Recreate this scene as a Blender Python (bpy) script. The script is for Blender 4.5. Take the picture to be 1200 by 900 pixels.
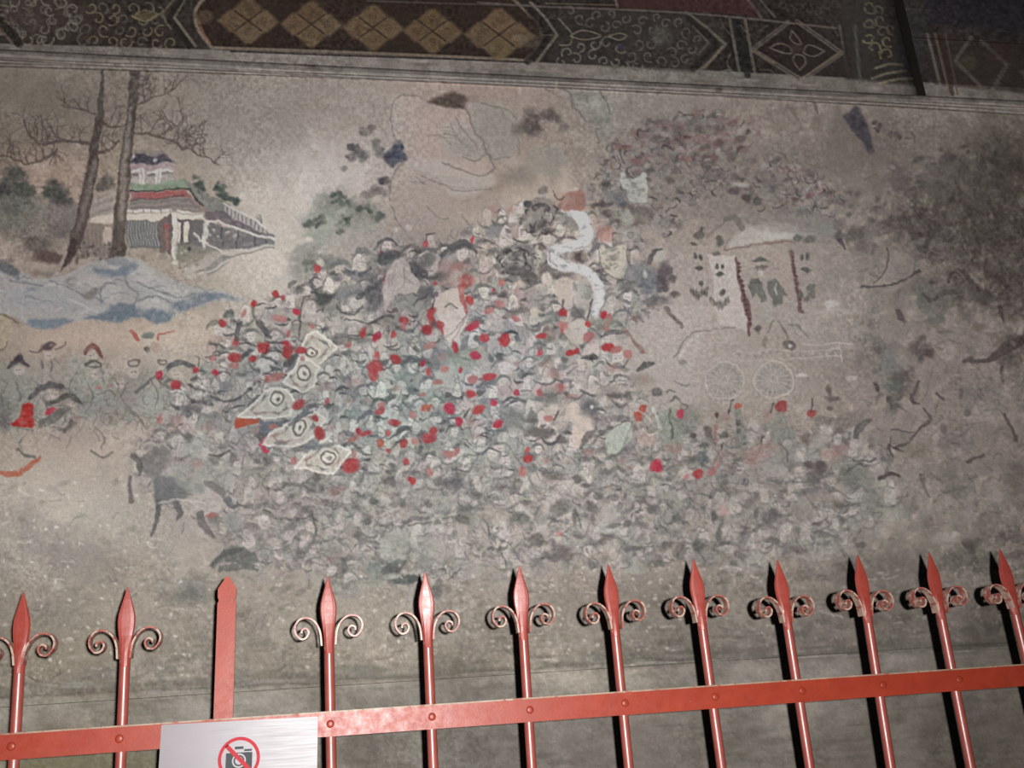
import bpy, bmesh, math, random
import numpy as np
from mathutils import Matrix, Vector

for o in list(bpy.data.objects):
    bpy.data.objects.remove(o, do_unlink=True)
scene = bpy.context.scene
COL = scene.collection

# ------------------------------------------------------------------ camera
FPX = 1100.0                       # focal length in pixels of the 1200x900 frame
YAW, PITCH, ROLL = math.radians(10.77), math.radians(18.95), math.radians(-4.04)
CAM = np.array([0.0, 0.0, 1.5])


def cam_axes():
    cy, sy, cp, sp = math.cos(YAW), math.sin(YAW), math.cos(PITCH), math.sin(PITCH)
    F = np.array([sy * cp, cy * cp, sp])
    R0 = np.array([cy, -sy, 0.0])
    U0 = np.cross(R0, F)
    c, s = math.cos(ROLL), math.sin(ROLL)
    return F, c * R0 + s * U0, -s * R0 + c * U0


CF, CR, CU = cam_axes()
cam_data = bpy.data.cameras.new('camera')
cam_data.sensor_width = 36.0
cam_data.lens = FPX / 1200.0 * 36.0
cam_data.clip_start = 0.02
cam = bpy.data.objects.new('camera', cam_data)
COL.objects.link(cam)
M3 = Matrix((CR, CU, -CF)).transposed()
cam.matrix_world = Matrix.Translation(Vector(CAM)) @ M3.to_4x4()
scene.camera = cam

# ------------------------------------------------------------------ world, flash, exposure
world = bpy.data.worlds.new('dark_hall')
scene.world = world
world.use_nodes = True
world.node_tree.nodes['Background'].inputs[0].default_value = (0.9, 0.95, 1.0, 1)
world.node_tree.nodes['Background'].inputs[1].default_value = 0.012
# the camera's own flash, beside and a little behind the lens front
FLASH = CAM + 0.022 * CR + 0.014 * CU - 0.03 * CF
FLASH_AIM = CF * 1.0 - 0.10 * CR - 0.02 * CU
FLASH_AIM = FLASH_AIM / np.linalg.norm(FLASH_AIM)
SPOT_SIZE = math.radians(124)
fl = bpy.data.lights.new('camera_flash', 'SPOT')
fl.energy = 214.0
fl.color = (1.0, 0.975, 0.95)
fl.spot_size = SPOT_SIZE
fl.spot_blend = 1.0
fl.shadow_soft_size = 0.004
flo = bpy.data.objects.new('camera_flash', fl)
COL.objects.link(flo)
flo.location = FLASH
flo.rotation_euler = Vector(-FLASH_AIM).to_track_quat('Z', 'Y').to_euler()
scene.view_settings.view_transform = 'Standard'
scene.view_settings.look = 'None'
scene.view_settings.gamma = 1.0
scene.view_settings.exposure = 0.0
scene.view_settings.use_curve_mapping = False

# ------------------------------------------------------------------ pixel <-> place
WALL_Y, BEAM_Y, FENCE_Y = 2.2, 2.245, 1.318


def project(P):
    d = P - CAM
    w = d @ CF
    return 600 + FPX * (d @ CR) / w, 450 - FPX * (d @ CU) / w


def on_plane(px, py, Y):
    d = CF * FPX + CR * (px - 600) + CU * (450 - py)
    t = Y / d[1]
    return CAM + d * t


def irradiance(P, n):
    """relative irradiance of the flash at points P with normal n (used once to turn
    the photographed colours into the paint's own reflectance)"""
    d = P - FLASH
    r2 = (d * d).sum(-1)
    dn = d / np.sqrt(r2)[..., None]
    c = np.clip(-(dn @ n), 0.0, 1)
    ca = dn @ FLASH_AIM
    ch = math.cos(SPOT_SIZE / 2)
    t = np.clip((ca - ch) / (1 - ch), 0, 1)
    return c / r2 * t * t * (3 - 2 * t)


NW = np.array([0.0, -1.0, 0.0])
E_REF = float(irradiance(on_plane(450, 400, WALL_Y)[None], NW)[0])
ALB_GAIN = 1.25


def s2l(c):
    c = np.asarray(c, dtype=np.float32)
    return np.where(c <= 0.04045, c / 12.92, ((np.maximum(c, 0) + 0.055) / 1.055) ** 2.4)


# ------------------------------------------------------------------ object helpers
def tag(o, label=None, cat=None, group=None, kind=None):
    if label: o['label'] = label
    if cat: o['category'] = cat
    if group: o['group'] = group
    if kind: o['kind'] = kind
    return o


def empty(name, loc):
    o = bpy.data.objects.new(name, None)
    o.empty_display_size = 0.05
    COL.objects.link(o)
    o.location = loc
    return o


def link(name, me, mat, parent=None, loc=None):
    o = bpy.data.objects.new(name, me)
    COL.objects.link(o)
    if mat is not None and len(me.materials) == 0:
        me.materials.append(mat)
    if loc is not None: o.location = loc
    if parent is not None: o.parent = parent
    return o


def mesh_py(name, verts, faces, smooth=False):
    me = bpy.data.meshes.new(name)
    me.from_pydata([tuple(map(float, v)) for v in verts], [], faces)
    me.validate()
    if smooth:
        me.polygons.foreach_set('use_smooth', [True] * len(me.polygons))
    bm = bmesh.new(); bm.from_mesh(me)
    bmesh.ops.recalc_face_normals(bm, faces=bm.faces)
    bm.to_mesh(me); bm.free()
    return me


def box_mesh(name, lo, hi, bevel=0.0):
    bm = bmesh.new()
    bmesh.ops.create_cube(bm, size=1.0)
    for v in bm.verts:
        v.co = Vector([lo[i] + (v.co[i] + 0.5) * (hi[i] - lo[i]) for i in range(3)])
    if bevel:
        bmesh.ops.bevel(bm, geom=list(bm.edges), offset=bevel, segments=2, affect='EDGES')
    me = bpy.data.meshes.new(name)
    bm.to_mesh(me); bm.free()
    return me


# ------------------------------------------------------------------ materials
def new_mat(name):
    m = bpy.data.materials.new(name)
    m.use_nodes = True
    nt = m.node_tree
    return m, nt, nt.nodes['Principled BSDF']


def noise_node(nt, scale, detail=4, rough=0.6, vec=None):
    n = nt.nodes.new('ShaderNodeTexNoise')
    n.inputs['Scale'].default_value = scale
    n.inputs['Detail'].default_value = detail
    n.inputs['Roughness'].default_value = rough
    if vec is not None: nt.links.new(vec, n.inputs['Vector'])
    return n


def ramp(nt, fac, stops):
    r = nt.nodes.new('ShaderNodeValToRGB')
    el = r.color_ramp.elements
    while len(el) < len(stops): el.new(0.5)
    for e, (p, c) in zip(el, stops):
        e.position = p; e.color = (c[0], c[1], c[2], 1)
    nt.links.new(fac, r.inputs[0])
    return r


def mixc(nt, a, b, fac, mode='MIX'):
    m = nt.nodes.new('ShaderNodeMix')
    m.data_type = 'RGBA'; m.blend_type = mode
    for s, v in ((m.inputs['A'], a), (m.inputs['B'], b), (m.inputs['Factor'], fac)):
        if hasattr(v, 'links'): nt.links.new(v, s)
        else: s.default_value = v if not isinstance(v, tuple) else (v[0], v[1], v[2], 1)
    return m.outputs['Result']


def painted_mat(name, rough=0.85, grain=0.16, bump=0.25, spec=0.15):
    """old distemper on plaster or wood: colour from the painted layer, grain and relief from noise"""
    m, nt, p = new_mat(name)
    at = nt.nodes.new('ShaderNodeAttribute'); at.attribute_name = 'paint'
    tc = nt.nodes.new('ShaderNodeTexCoord')
    n1 = noise_node(nt, 260, 3, 0.7, tc.outputs['Object'])
    n2 = noise_node(nt, 60, 4, 0.65, tc.outputs['Object'])
    g1 = ramp(nt, n1.outputs['Fac'], [(0.25, (1 - grain,) * 3), (0.75, (1 + grain,) * 3)])
    c = mixc(nt, at.outputs['Color'], g1.outputs['Color'], 1.0, 'MULTIPLY')
    nt.links.new(c, p.inputs['Base Color'])
    p.inputs['Roughness'].default_value = rough
    p.inputs['Specular IOR Level'].default_value = spec
    b = nt.nodes.new('ShaderNodeBump')
    b.inputs['Strength'].default_value = bump
    b.inputs['Distance'].default_value = 0.004
    nt.links.new(n2.outputs['Fac'], b.inputs['Height'])
    nt.links.new(b.outputs['Normal'], p.inputs['Normal'])
    return m


def plaster_mat(name, c_lo, c_mid, c_hi, scale=6.0):
    m, nt, p = new_mat(name)
    tc = nt.nodes.new('ShaderNodeTexCoord')
    n1 = noise_node(nt, scale, 7, 0.68, tc.outputs['Object'])
    n2 = noise_node(nt, scale * 22, 4, 0.7, tc.outputs['Object'])
    r1 = ramp(nt, n1.outputs['Fac'], [(0.28, c_lo), (0.5, c_mid), (0.74, c_hi)])
    r2 = ramp(nt, n2.outputs['Fac'], [(0.25, (0.72,) * 3), (0.75, (1.2,) * 3)])
    c = mixc(nt, r1.outputs['Color'], r2.outputs['Color'], 1.0, 'MULTIPLY')
    nt.links.new(c, p.inputs['Base Color'])
    p.inputs['Roughness'].default_value = 0.9
    p.inputs['Specular IOR Level'].default_value = 0.1
    b = nt.nodes.new('ShaderNodeBump'); b.inputs['Strength'].default_value = 0.35
    b.inputs['Distance'].default_value = 0.005
    nt.links.new(n2.outputs['Fac'], b.inputs['Height'])
    nt.links.new(b.outputs['Normal'], p.inputs['Normal'])
    return m


def iron_mat(name, c1, c2, worn, worn_at, rough, spec=0.3, bump=0.15):
    m, nt, p = new_mat(name)
    tc = nt.nodes.new('ShaderNodeTexCoord')
    n1 = noise_node(nt, 35, 5, 0.65, tc.outputs['Object'])
    n2 = noise_node(nt, 420, 3, 0.6, tc.outputs['Object'])
    n3 = noise_node(nt, 90, 5, 0.7, tc.outputs['Object'])
    r1 = ramp(nt, n1.outputs['Fac'], [(0.3, c1), (0.7, c2)])
    w = ramp(nt, n3.outputs['Fac'], [(worn_at, (0, 0, 0)), (worn_at + 0.07, (1, 1, 1))])
    c = mixc(nt, r1.outputs['Color'], worn, w.outputs['Color'])
    nt.links.new(c, p.inputs['Base Color'])
    rr = ramp(nt, n3.outputs['Fac'], [(0.3, (rough - 0.07,) * 3), (0.7, (rough + 0.1,) * 3)])
    nt.links.new(rr.outputs['Color'], p.inputs['Roughness'])
    p.inputs['Specular IOR Level'].default_value = spec
    b = nt.nodes.new('ShaderNodeBump'); b.inputs['Strength'].default_value = bump
    b.inputs['Distance'].default_value = 0.0006
    nt.links.new(n2.outputs['Fac'], b.inputs['Height'])
    nt.links.new(b.outputs['Normal'], p.inputs['Normal'])
    return m


def flat_mat(name, col, rough=0.5, metal=0.0):
    m, nt, p = new_mat(name)
    tc = nt.nodes.new('ShaderNodeTexCoord')
    n = noise_node(nt, 200, 3, 0.6, tc.outputs['Object'])
    r = ramp(nt, n.outputs['Fac'], [(0.3, [v * 0.9 for v in col]), (0.7, [v * 1.08 for v in col])])
    nt.links.new(r.outputs['Color'], p.inputs['Base Color'])
    p.inputs['Roughness'].default_value = rough
    p.inputs['Metallic'].default_value = metal
    return m


def steel_mat():
    m, nt, p = new_mat('brushed_steel')
    tc = nt.nodes.new('ShaderNodeTexCoord')
    mp = nt.nodes.new('ShaderNodeMapping'); mp.inputs['Scale'].default_value = (6, 60, 300)
    nt.links.new(tc.outputs['Object'], mp.inputs['Vector'])
    n = noise_node(nt, 3.0, 5, 0.7, mp.outputs['Vector'])
    n2 = noise_node(nt, 14, 4, 0.6, tc.outputs['Object'])
    r = ramp(nt, n.outputs['Fac'], [(0.25, (0.092, 0.082, 0.091)), (0.75, (0.124, 0.111, 0.122))])
    r2 = ramp(nt, n2.outputs['Fac'], [(0.3, (0.9, 0.88, 0.9)), (0.7, (1.08, 1.06, 1.08))])
    c = mixc(nt, r.outputs['Color'], r2.outputs['Color'], 1.0, 'MULTIPLY')
    nt.links.new(c, p.inputs['Base Color'])
    rr = ramp(nt, n.outputs['Fac'], [(0.3, (0.38,) * 3), (0.7, (0.5,) * 3)])
    nt.links.new(rr.outputs['Color'], p.inputs['Roughness'])
    p.inputs['Metallic'].default_value = 0.0
    p.inputs['Specular IOR Level'].default_value = 0.5
    return m


MAT_MURAL = painted_mat('mural_paint')
MAT_TRIM = painted_mat('trim_plaster', bump=0.35)
MAT_BEAM = painted_mat('beam_paint', rough=0.7, grain=0.22, bump=0.3, spec=0.2)
MAT_DADO = plaster_mat('dado_plaster', (0.135, 0.130, 0.105), (0.200, 0.193, 0.160), (0.285, 0.275, 0.235), 5.0)
MAT_FLOOR = plaster_mat('stone_floor', (0.10, 0.10, 0.095), (0.14, 0.14, 0.13), (0.19, 0.19, 0.18), 3.0)
MAT_IRON = iron_mat('red_iron_paint', (0.168, 0.020, 0.010), (0.205, 0.027, 0.013), (0.24, 0.05, 0.03), 0.68, 0.40, 0.24)
MAT_BAR = iron_mat('glossy_red_bar_paint', (0.165, 0.032, 0.024), (0.200, 0.046, 0.036), (0.22, 0.07, 0.06), 0.68, 0.36, 0.6, 0.03)
MAT_SCROLL = iron_mat('worn_red_iron_paint', (0.175, 0.040, 0.030), (0.200, 0.070, 0.055), (0.28, 0.20, 0.16), 0.47, 0.34)
MAT_SPEAR = iron_mat('spear_red_iron_paint', (0.175, 0.024, 0.016), (0.205, 0.036, 0.027), (0.25, 0.09, 0.075), 0.62, 0.40, 0.45)
MAT_STEEL = steel_mat()
MAT_PALE_EDGE = iron_mat('pale_edge_paint', (0.16, 0.10, 0.07), (0.24, 0.19, 0.14), (0.18, 0.05, 0.03), 0.55, 0.5)

# ================================================================== THE PAINTER
# A small raster painter: brush strokes, filled shapes and washes laid one over another.
X0, Y0, CW, CH = -80, -40, 1360, 1010
rng = np.random.default_rng(7)
rnd = random.Random(11)


def vnoise(cell, seed, w=CW, h=CH, cy=None):
    r = np.random.default_rng(seed)
    cy = cy or cell
    gw, gh = int(w / cell) + 3, int(h / cy) + 3
    g = r.random((gh, gw)).astype(np.float32)
    x = np.arange(w) / cell; y = np.arange(h) / cy
    xi, yi = x.astype(int), y.astype(int)
    fx, fy = x - xi, y - yi
    fx = (fx * fx * (3 - 2 * fx)).astype(np.float32); fy = (fy * fy * (3 - 2 * fy)).astype(np.float32)
    a = g[yi][:, xi] * (1 - fx) + g[yi][:, xi + 1] * fx
    b = g[yi + 1][:, xi] * (1 - fx) + g[yi + 1][:, xi + 1] * fx
    return a * (1 - fy)[:, None] + b * fy[:, None]


def fbm(cell, seed, oct=4, gain=0.55):
    out, a, tot = 0, 1.0, 0
    for k in range(oct):
        out = out + a * vnoise(max(cell / 2 ** k, 1.3), seed + k * 17)
        tot += a; a *= gain
    out = out / tot
    lo, hi = np.percentile(out, [1, 99])
    return np.clip((out - lo) / (hi - lo), 0, 1).astype(np.float32)


N_BIG, N_MID, N_SML, N_FIN = fbm(150, 1), fbm(46, 2), fbm(14, 3), fbm(5, 4, 3)
N_WEAR = fbm(22, 9, 5, 0.7)
CV = np.zeros((CH, CW, 3), np.float32)
CV[:] = np.array([146, 134, 123]) / 255.0


def bbox(x0, y0, x1, y1):
    ax, ay = max(int(x0 - X0), 0), max(int(y0 - Y0), 0)
    bx, by = min(int(x1 - X0) + 2, CW), min(int(y1 - Y0) + 2, CH)
    if bx <= ax or by <= ay: return None
    return ax, ay, bx, by


def lay(bb, al, col):
    ax, ay, bx, by = bb
    c = np.asarray(col, np.float32) / 255.0
    s = CV[ay:by, ax:bx]
    s += (c - s) * al[..., None]


def grid(bb):
    ax, ay, bx, by = bb
    return np.meshgrid(np.arange(ax, bx, dtype=np.float32) + X0, np.arange(ay, by, dtype=np.float32) + Y0)


def worn(bb, al, wear, N=None):
    if wear <= 0: return al
    ax, ay, bx, by = bb
    n = (N_WEAR if N is None else N)[ay:by, ax:bx]
    k = np.clip(1.15 - wear * 1.9 * np.clip(n - 0.28, 0, 1), 0, 1)
    return al * k * np.clip(0.72 + 0.62 * N_FIN[ay:by, ax:bx], 0, 1)


def seg_d(gx, gy, p, q):
    dx, dy = q[0] - p[0], q[1] - p[1]
    L = dx * dx + dy * dy + 1e-6
    t = np.clip(((gx - p[0]) * dx + (gy - p[1]) * dy) / L, 0, 1)
    return np.hypot(gx - p[0] - t * dx, gy - p[1] - t * dy), t


def curve(pts, n=4, closed=False):
    """Catmull-Rom through the points"""
    P = np.asarray(pts, float)
    if len(P) < 3: return P
    if closed:
        Q = np.vstack([P[-1], P, P[0], P[1]])
    else:
        Q = np.vstack([2 * P[0] - P[1], P, 2 * P[-1] - P[-2]])
    out = []
    for i in range(1, len(Q) - 2):
        a, b, c, d = Q[i - 1], Q[i], Q[i + 1], Q[i + 2]
        for k in range(n):
            t = k / n
            out.append(0.5 * (2 * b + (c - a) * t + (2 * a - 5 * b + 4 * c - d) * t * t + (3 * b - a - 3 * c + d) * t ** 3))
    if not closed: out.append(Q[-2])
    return np.array(out)


def stroke(pts, w, col, a=0.8, soft=0.7, wear=0.4, smooth=3):
    P = curve(pts, smooth) if smooth > 1 else np.asarray(pts, float)
    W = np.asarray(w, float)
    if W.ndim == 0: W = np.full(len(P), float(W))
    else: W = np.interp(np.linspace(0, 1, len(P)), np.linspace(0, 1, len(W)), W)
    m = W.max() / 2 + 2 * soft + 1
    bb = bbox(P[:, 0].min() - m, P[:, 1].min() - m, P[:, 0].max() + m, P[:, 1].max() + m)
    if bb is None: return
    gx, gy = grid(bb)
    dm = np.full(gx.shape, 1e3, np.float32)
    for i in range(len(P) - 1):
        d, t = seg_d(gx, gy, P[i], P[i + 1])
        dm = np.minimum(dm, d - (W[i] + (W[i + 1] - W[i]) * t) / 2)
    lay(bb, worn(bb, a * np.clip(0.5 - dm / (2 * soft), 0, 1), wear), col)


def poly(pts, col, a=0.85, soft=0.8, wear=0.4, smooth=0, rough=0.0):
    P = curve(pts, smooth, True) if smooth > 1 else np.asarray(pts, float)
    m = 2 * soft + 2 + rough
    bb = bbox(P[:, 0].min() - m, P[:, 1].min() - m, P[:, 0].max() + m, P[:, 1].max() + m)
    if bb is None: return
    gx, gy = grid(bb)
    if rough:
        ax, ay, bx, by = bb
        gx = gx + (N_SML[ay:by, ax:bx] - 0.5) * 2 * rough
        gy = gy + (N_WEAR[ay:by, ax:bx] - 0.5) * 2 * rough
    dm = np.full(gx.shape, 1e3, np.float32)
    ins = np.zeros(gx.shape, bool)
    for i in range(len(P)):
        p, q = P[i], P[(i + 1) % len(P)]
        d, t = seg_d(gx, gy, p, q)
        dm = np.minimum(dm, d)
        if abs(q[1] - p[1]) > 1e-6:
            c = ((p[1] > gy) != (q[1] > gy)) & (gx < (q[0] - p[0]) * (gy - p[1]) / (q[1] - p[1]) + p[0])
            ins ^= c
    dm = np.where(ins, -dm, dm)
    lay(bb, worn(bb, a * np.clip(0.5 - dm / (2 * soft), 0, 1), wear), col)


def blob(x, y, rx, ry, col, a=0.8, soft=0.25, wear=0.4, rot=0.0, rough=0.25):
    m = max(rx, ry) * (1.3 + soft + rough) + 2
    bb = bbox(x - m, y - m, x + m, y + m)
    if bb is None: return
    gx, gy = grid(bb)
    ax, ay, bx, by = bb
    c, s = math.cos(rot), math.sin(rot)
    dx, dy = gx - x, gy - y
    d = np.hypot((dx * c + dy * s) / rx, (-dx * s + dy * c) / ry)
    if rough: d = d + (N_SML[ay:by, ax:bx] + N_FIN[ay:by, ax:bx] - 1.0) * rough
    sf = max(soft, 0.8 / max(min(rx, ry), 0.5))
    lay(bb, worn(bb, a * np.clip(0.5 - (d - 1) / (2 * sf), 0, 1), wear), col)


def wash(x, y, rx, ry, col, a=0.5):
    """a broad soft stain"""
    blob(x, y, rx, ry, col, a, 0.75, 0.25, 0, 0.5)


def ring(x, y, r, w, col, a=0.7, wear=0.4, e=1.0):
    t = np.linspace(0, 2 * math.pi, 15)
    stroke(np.c_[x + r * np.cos(t), y + r * e * np.sin(t)], w, col, a, 0.6, wear, 1)


def jit(c, k=10):
    d = rnd.uniform(-k, k)
    return tuple(min(255, max(0, v + d + rnd.uniform(-k * .4, k * .4))) for v in c)


def foliage(x, y, rx, ry, col, n=40, r=3.0, a=0.6):
    for _ in range(n):
        t = rnd.uniform(0, 6.28); q = math.sqrt(rnd.random())
        rr = r * rnd.uniform(0.5, 1.3)
        blob(x + rx * q * math.cos(t), y + ry * q * math.sin(t), rr * 1.2, rr, jit(col, 12), a * rnd.uniform(.6, 1.1), .4, .4, 0, .3)


def twig(x, y, ang, L, w, depth, col, a):
    pts = [(x, y)]
    for k in range(3):
        ang += rnd.uniform(-.35, .35)
        x += math.cos(ang) * L / 3; y += math.sin(ang) * L / 3
        pts.append((x, y))
    stroke(pts, [w, w * .6], col, a, .6, .35, 2)
    if depth:
        for k in (1, 2, 3):
            for s in (-1, 1):
                if rnd.random() < .75:
                    twig(pts[k][0], pts[k][1], ang + s * rnd.uniform(.5, 1.1), L * .55, w * .62, depth - 1, col, a * .85)


def in_poly(x, y, P):
    c = False
    for i in range(len(P)):
        (ax, ay), (bx, by) = P[i], P[i - 1]
        if (ay > y) != (by > y) and x < (bx - ax) * (y - ay) / (by - ay) + ax: c = not c
    return c

# ------------------------------------------------------------------ ground coat and broad stains
INK, DK, GR, PALE, WHITE = (62, 60, 62), (84, 84, 84), (122, 120, 116), (182, 174, 166), (200, 192, 184)
RED, PINK, ORG, MAG = (178, 70, 74), (172, 108, 104), (180, 88, 70), (178, 60, 80)
GREEN, PGREEN, BLUE, DBLUE = (124, 136, 122), (150, 160, 148), (148, 154, 156), (80, 101, 120)
g = np.array([146, 134, 122], np.float32) / 255
CV[:] = g
for (n, lo, hi) in ((N_BIG, -14, 14), (N_MID, -10, 10), (N_SML, -7, 8)):
    CV += ((lo + (hi - lo) * n) / 255.0)[..., None] * np.array([1, .98, .94], np.float32)
for w in [  # x, y, rx, ry, colour, strength: what the wall looks like without figures
    (60, 130, 150, 60, (112, 100, 82), .75), (230, 120, 120, 40, (126, 114, 104), .6), (250, 150, 120, 50, (140, 130, 122), .5),
    (80, 210, 60, 40, (146, 128, 108), .6), (330, 190, 70, 50, (152, 142, 134), .6), (370, 250, 70, 60, (188, 178, 172), .75),
    (420, 210, 50, 40, (190, 180, 174), .6), (320, 300, 50, 60, (186, 176, 162), .8), (300, 340, 50, 40, (192, 180, 166), .6),
    (230, 395, 110, 28, (184, 166, 146), .9), (90, 400, 110, 26, (178, 160, 143), .8), (330, 330, 30, 30, (196, 184, 174), .6),
    (560, 110, 260, 28, (142, 130, 121), .6), (480, 150, 70, 50, (158, 147, 138), .6), (480, 240, 60, 40, (158, 145, 134), .7),
    (800, 120, 160, 24, (120, 109, 100), .7), (760, 140, 50, 40, (140, 126, 117), .5), (1000, 180, 140, 60, (98, 88, 82), .8),
    (1120, 170, 130, 60, (88, 80, 72), .8), (850, 210, 90, 40, (120, 108, 102), .4), (1020, 250, 60, 50, (112, 100, 94), .5),
    (800, 260, 60, 40, (138, 124, 113), .6), (830, 330, 80, 60, (150, 138, 128), .8), (940, 330, 60, 50, (132, 120, 112), .8),
    (780, 400, 80, 40, (170, 156, 144), .8), (880, 430, 110, 50, (152, 142, 132), .8), (980, 420, 60, 40, (138, 126, 116), .7),
    (1020, 330, 60, 50, (118, 106, 98), .7), (1120, 300, 110, 90, (92, 84, 79), .7), (1080, 440, 100, 80, (106, 96, 90), .7),
    (1160, 520, 70, 100, (98, 90, 84), .7), (1050, 540, 70, 50, (122, 111, 104), .7), (1150, 640, 90, 70, (98, 92, 86), .7),
    (60, 560, 130, 70, (160, 144, 130), .8), (120, 520, 70, 30, (176, 162, 148), .7), (60, 640, 120, 60, (136, 124, 114), .8),
    (150, 670, 90, 50, (146, 132, 116), .7), (60, 600, 80, 40, (168, 152, 136), .5), (40, 700, 100, 50, (132, 120, 110), .6),
    (330, 720, 180, 50, (140, 130, 116), .7), (600, 710, 220, 50, (134, 126, 116), .7), (860, 700, 200, 60, (118, 110, 102), .7),
    (1080, 720, 140, 70, (104, 97, 90), .7), (100, 780, 160, 50, (124, 112, 94), .6), (420, 780, 220, 40, (126, 117, 102), .6),
    (800, 750, 200, 40, (112, 106, 97), .6), (1100, 760, 150, 40, (98, 92, 84), .6), (330, 620, 40, 30, (168, 154, 140), .6),
    (200, 600, 60, 40, (160, 147, 132), .6), (620, 640, 60, 30, (148, 137, 126), .6), (760, 610, 50, 30, (146, 134, 126), .5),
]: wash(*w)

for k in range(60):
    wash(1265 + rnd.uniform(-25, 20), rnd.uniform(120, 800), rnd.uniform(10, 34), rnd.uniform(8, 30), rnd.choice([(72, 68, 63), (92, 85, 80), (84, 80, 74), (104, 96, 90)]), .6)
# whitish flaking where paint came off, grey grime low down
for _ in range(900):
    x = rnd.uniform(-60, 1260); y = rnd.uniform(90, 840)
    k = 1.0 if (260 < x < 480 and 130 < y < 380) or (0 < x < 200 and 520 < y < 640) else .35
    if rnd.random() < k:
        blob(x, y, rnd.uniform(1, 4.5), rnd.uniform(1, 6), (196, 186, 178) if x < 700 else (150, 140, 132), rnd.uniform(.12, .42), .6, .3, 0, .5)
for _ in range(420):
    x = rnd.uniform(-60, 1260); y = rnd.uniform(620, 850)
    c = jit((108, 98, 90) if x < 600 else (86, 82, 76), 14)
    blob(x, y, rnd.uniform(3, 16), rnd.uniform(2, 8), c, rnd.uniform(.08, .3), .6, .3, rnd.uniform(-.3, .3), .6)
for _ in range(260):      # weave of the old lining cloth shows as faint upright and level streaks
    x = rnd.uniform(-60, 1260); y = rnd.uniform(100, 640)
    if rnd.random() < .5: stroke([(x, y), (x + rnd.uniform(-1, 1), y + rnd.uniform(10, 40))], 1.2, jit((150, 140, 130), 26), .16, .8, .5, 1)
    else: stroke([(x, y), (x + rnd.uniform(10, 40), y + rnd.uniform(0, 2))], 1.2, jit((150, 140, 130), 26), .14, .8, .5, 1)

# ------------------------------------------------------------------ mountain rocks, upper middle
poly([(462, 115), (480, 112), (500, 118), (520, 122), (548, 130), (556, 165), (565, 185), (575, 200), (560, 222), (520, 225), (478, 185), (460, 160), (456, 135)], (160, 148, 140), .55, 2, .2, 3)
poly([(550, 125), (580, 118), (600, 130), (612, 150), (600, 180), (580, 190), (565, 180), (557, 150)], (132, 135, 126), .75, 3, .2, 3)
poly([(515, 150), (535, 140), (552, 150), (565, 170), (566, 182), (550, 190), (520, 178)], (146, 147, 138), .7, 3, .2, 3)
poly([(478, 190), (520, 186), (560, 205), (575, 200), (580, 215), (560, 228), (540, 232), (510, 222), (485, 215)], (158, 156, 147), .7, 3, .2, 3)
poly([(457, 215), (465, 200), (490, 197), (515, 210), (525, 225), (520, 250), (500, 262), (470, 260), (460, 245)], (150, 138, 128), .8, 2, .2, 3)
poly([(620, 178), (640, 170), (660, 175), (665, 190), (650, 205), (622, 198)], (126, 129, 118), .8, 3, .2, 3)
blob(605, 205, 16, 10, (112, 113, 104), .7, .5)
blob(600, 190, 10, 8, (150, 146, 138), .6, .5)
for p, w in (([(462, 158), (457, 140), (463, 120), (480, 112), (497, 118)], 1.6), ([(462, 158), (470, 170), (476, 182)], 1.4), ([(535, 122), (548, 132), (555, 150), (566, 170), (566, 182), (555, 188), (542, 185)], 2.2),
             ([(520, 158), (532, 160), (545, 170), (556, 178), (548, 182)], 1.8), ([(535, 140), (545, 155), (556, 168), (560, 178)], 1.6), ([(528, 148), (538, 162), (552, 174)], 1.5),
             ([(520, 190), (540, 200), (560, 206), (578, 200), (580, 196), (570, 182), (568, 178)], 2.2), ([(495, 206), (510, 213), (525, 218), (540, 223), (575, 223)], 1.4),
             ([(456, 232), (458, 210), (466, 198), (475, 190)], 2.0), ([(460, 240), (466, 258), (485, 285), (500, 291), (520, 290)], 1.6), ([(482, 212), (495, 212), (512, 208)], 1.0),
             ([(568, 182), (580, 186), (597, 184)], 1.4), ([(565, 120), (580, 124), (596, 128), (602, 140)], 2.4), ([(486, 205), (497, 214)], 1.4), ([(505, 160), (520, 163), (530, 170)], 1.2), ([(500, 240), (515, 256), (525, 256)], 1.2)):
    stroke(p, w, (92, 92, 86), .62, .8, .3)
for k in range(16):
    o = k * 2.6
    stroke([(512 + o * .5, 150 + o * .7), (530 + o * .4, 150 + o * .8), (548 + o * .2, 164 + o * .5), (562, 180 + o * .15)], [.8, 1.8, .8], (104, 108, 100) if k % 2 else (168, 166, 158), .5, .9, .35)
for k in range(10):
    stroke([(488 + 3 * k, 196 + 2.2 * k), (520 + 3 * k, 206 + 1.5 * k), (556 + 2 * k, 212 + k)], [.8, 1.8, .8], (118, 120, 112) if k % 2 else (176, 172, 164), .45, .9, .35)
for k in range(12):
    x = 560 + rnd.uniform(0, 50); y = 125 + rnd.uniform(0, 55)
    stroke([(x, y), (x + 4, y + 9), (x + 2, y + 20)], [.8, 2.4, .8], (100, 104, 96), .45, 1, .3)
blob(585, 150, 22, 26, (116, 121, 112), .35, .6); blob(545, 170, 18, 14, (124, 130, 120), .4, .6)
poly([(500, 119), (515, 112), (532, 107), (547, 113), (545, 125), (528, 126), (510, 122)], (62, 54, 48), .85, 2.2, .15, 3)
blob(552, 115, 9, 5, (120, 112, 104), .6, .5); blob(548, 122, 5, 4, (160, 150, 142), .6, .5)
for x, y, rx, ry in ((619, 130, 8, 7), (617, 142, 7, 8), (627, 152, 9, 9), (615, 148, 8, 7), (638, 134, 7, 6), (647, 133, 7, 7), (655, 138, 6, 6), (662, 148, 6, 6), (606, 152, 7, 6)):
    blob(x, y, rx, ry, (86, 80, 78), .7, .5, .2)
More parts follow.
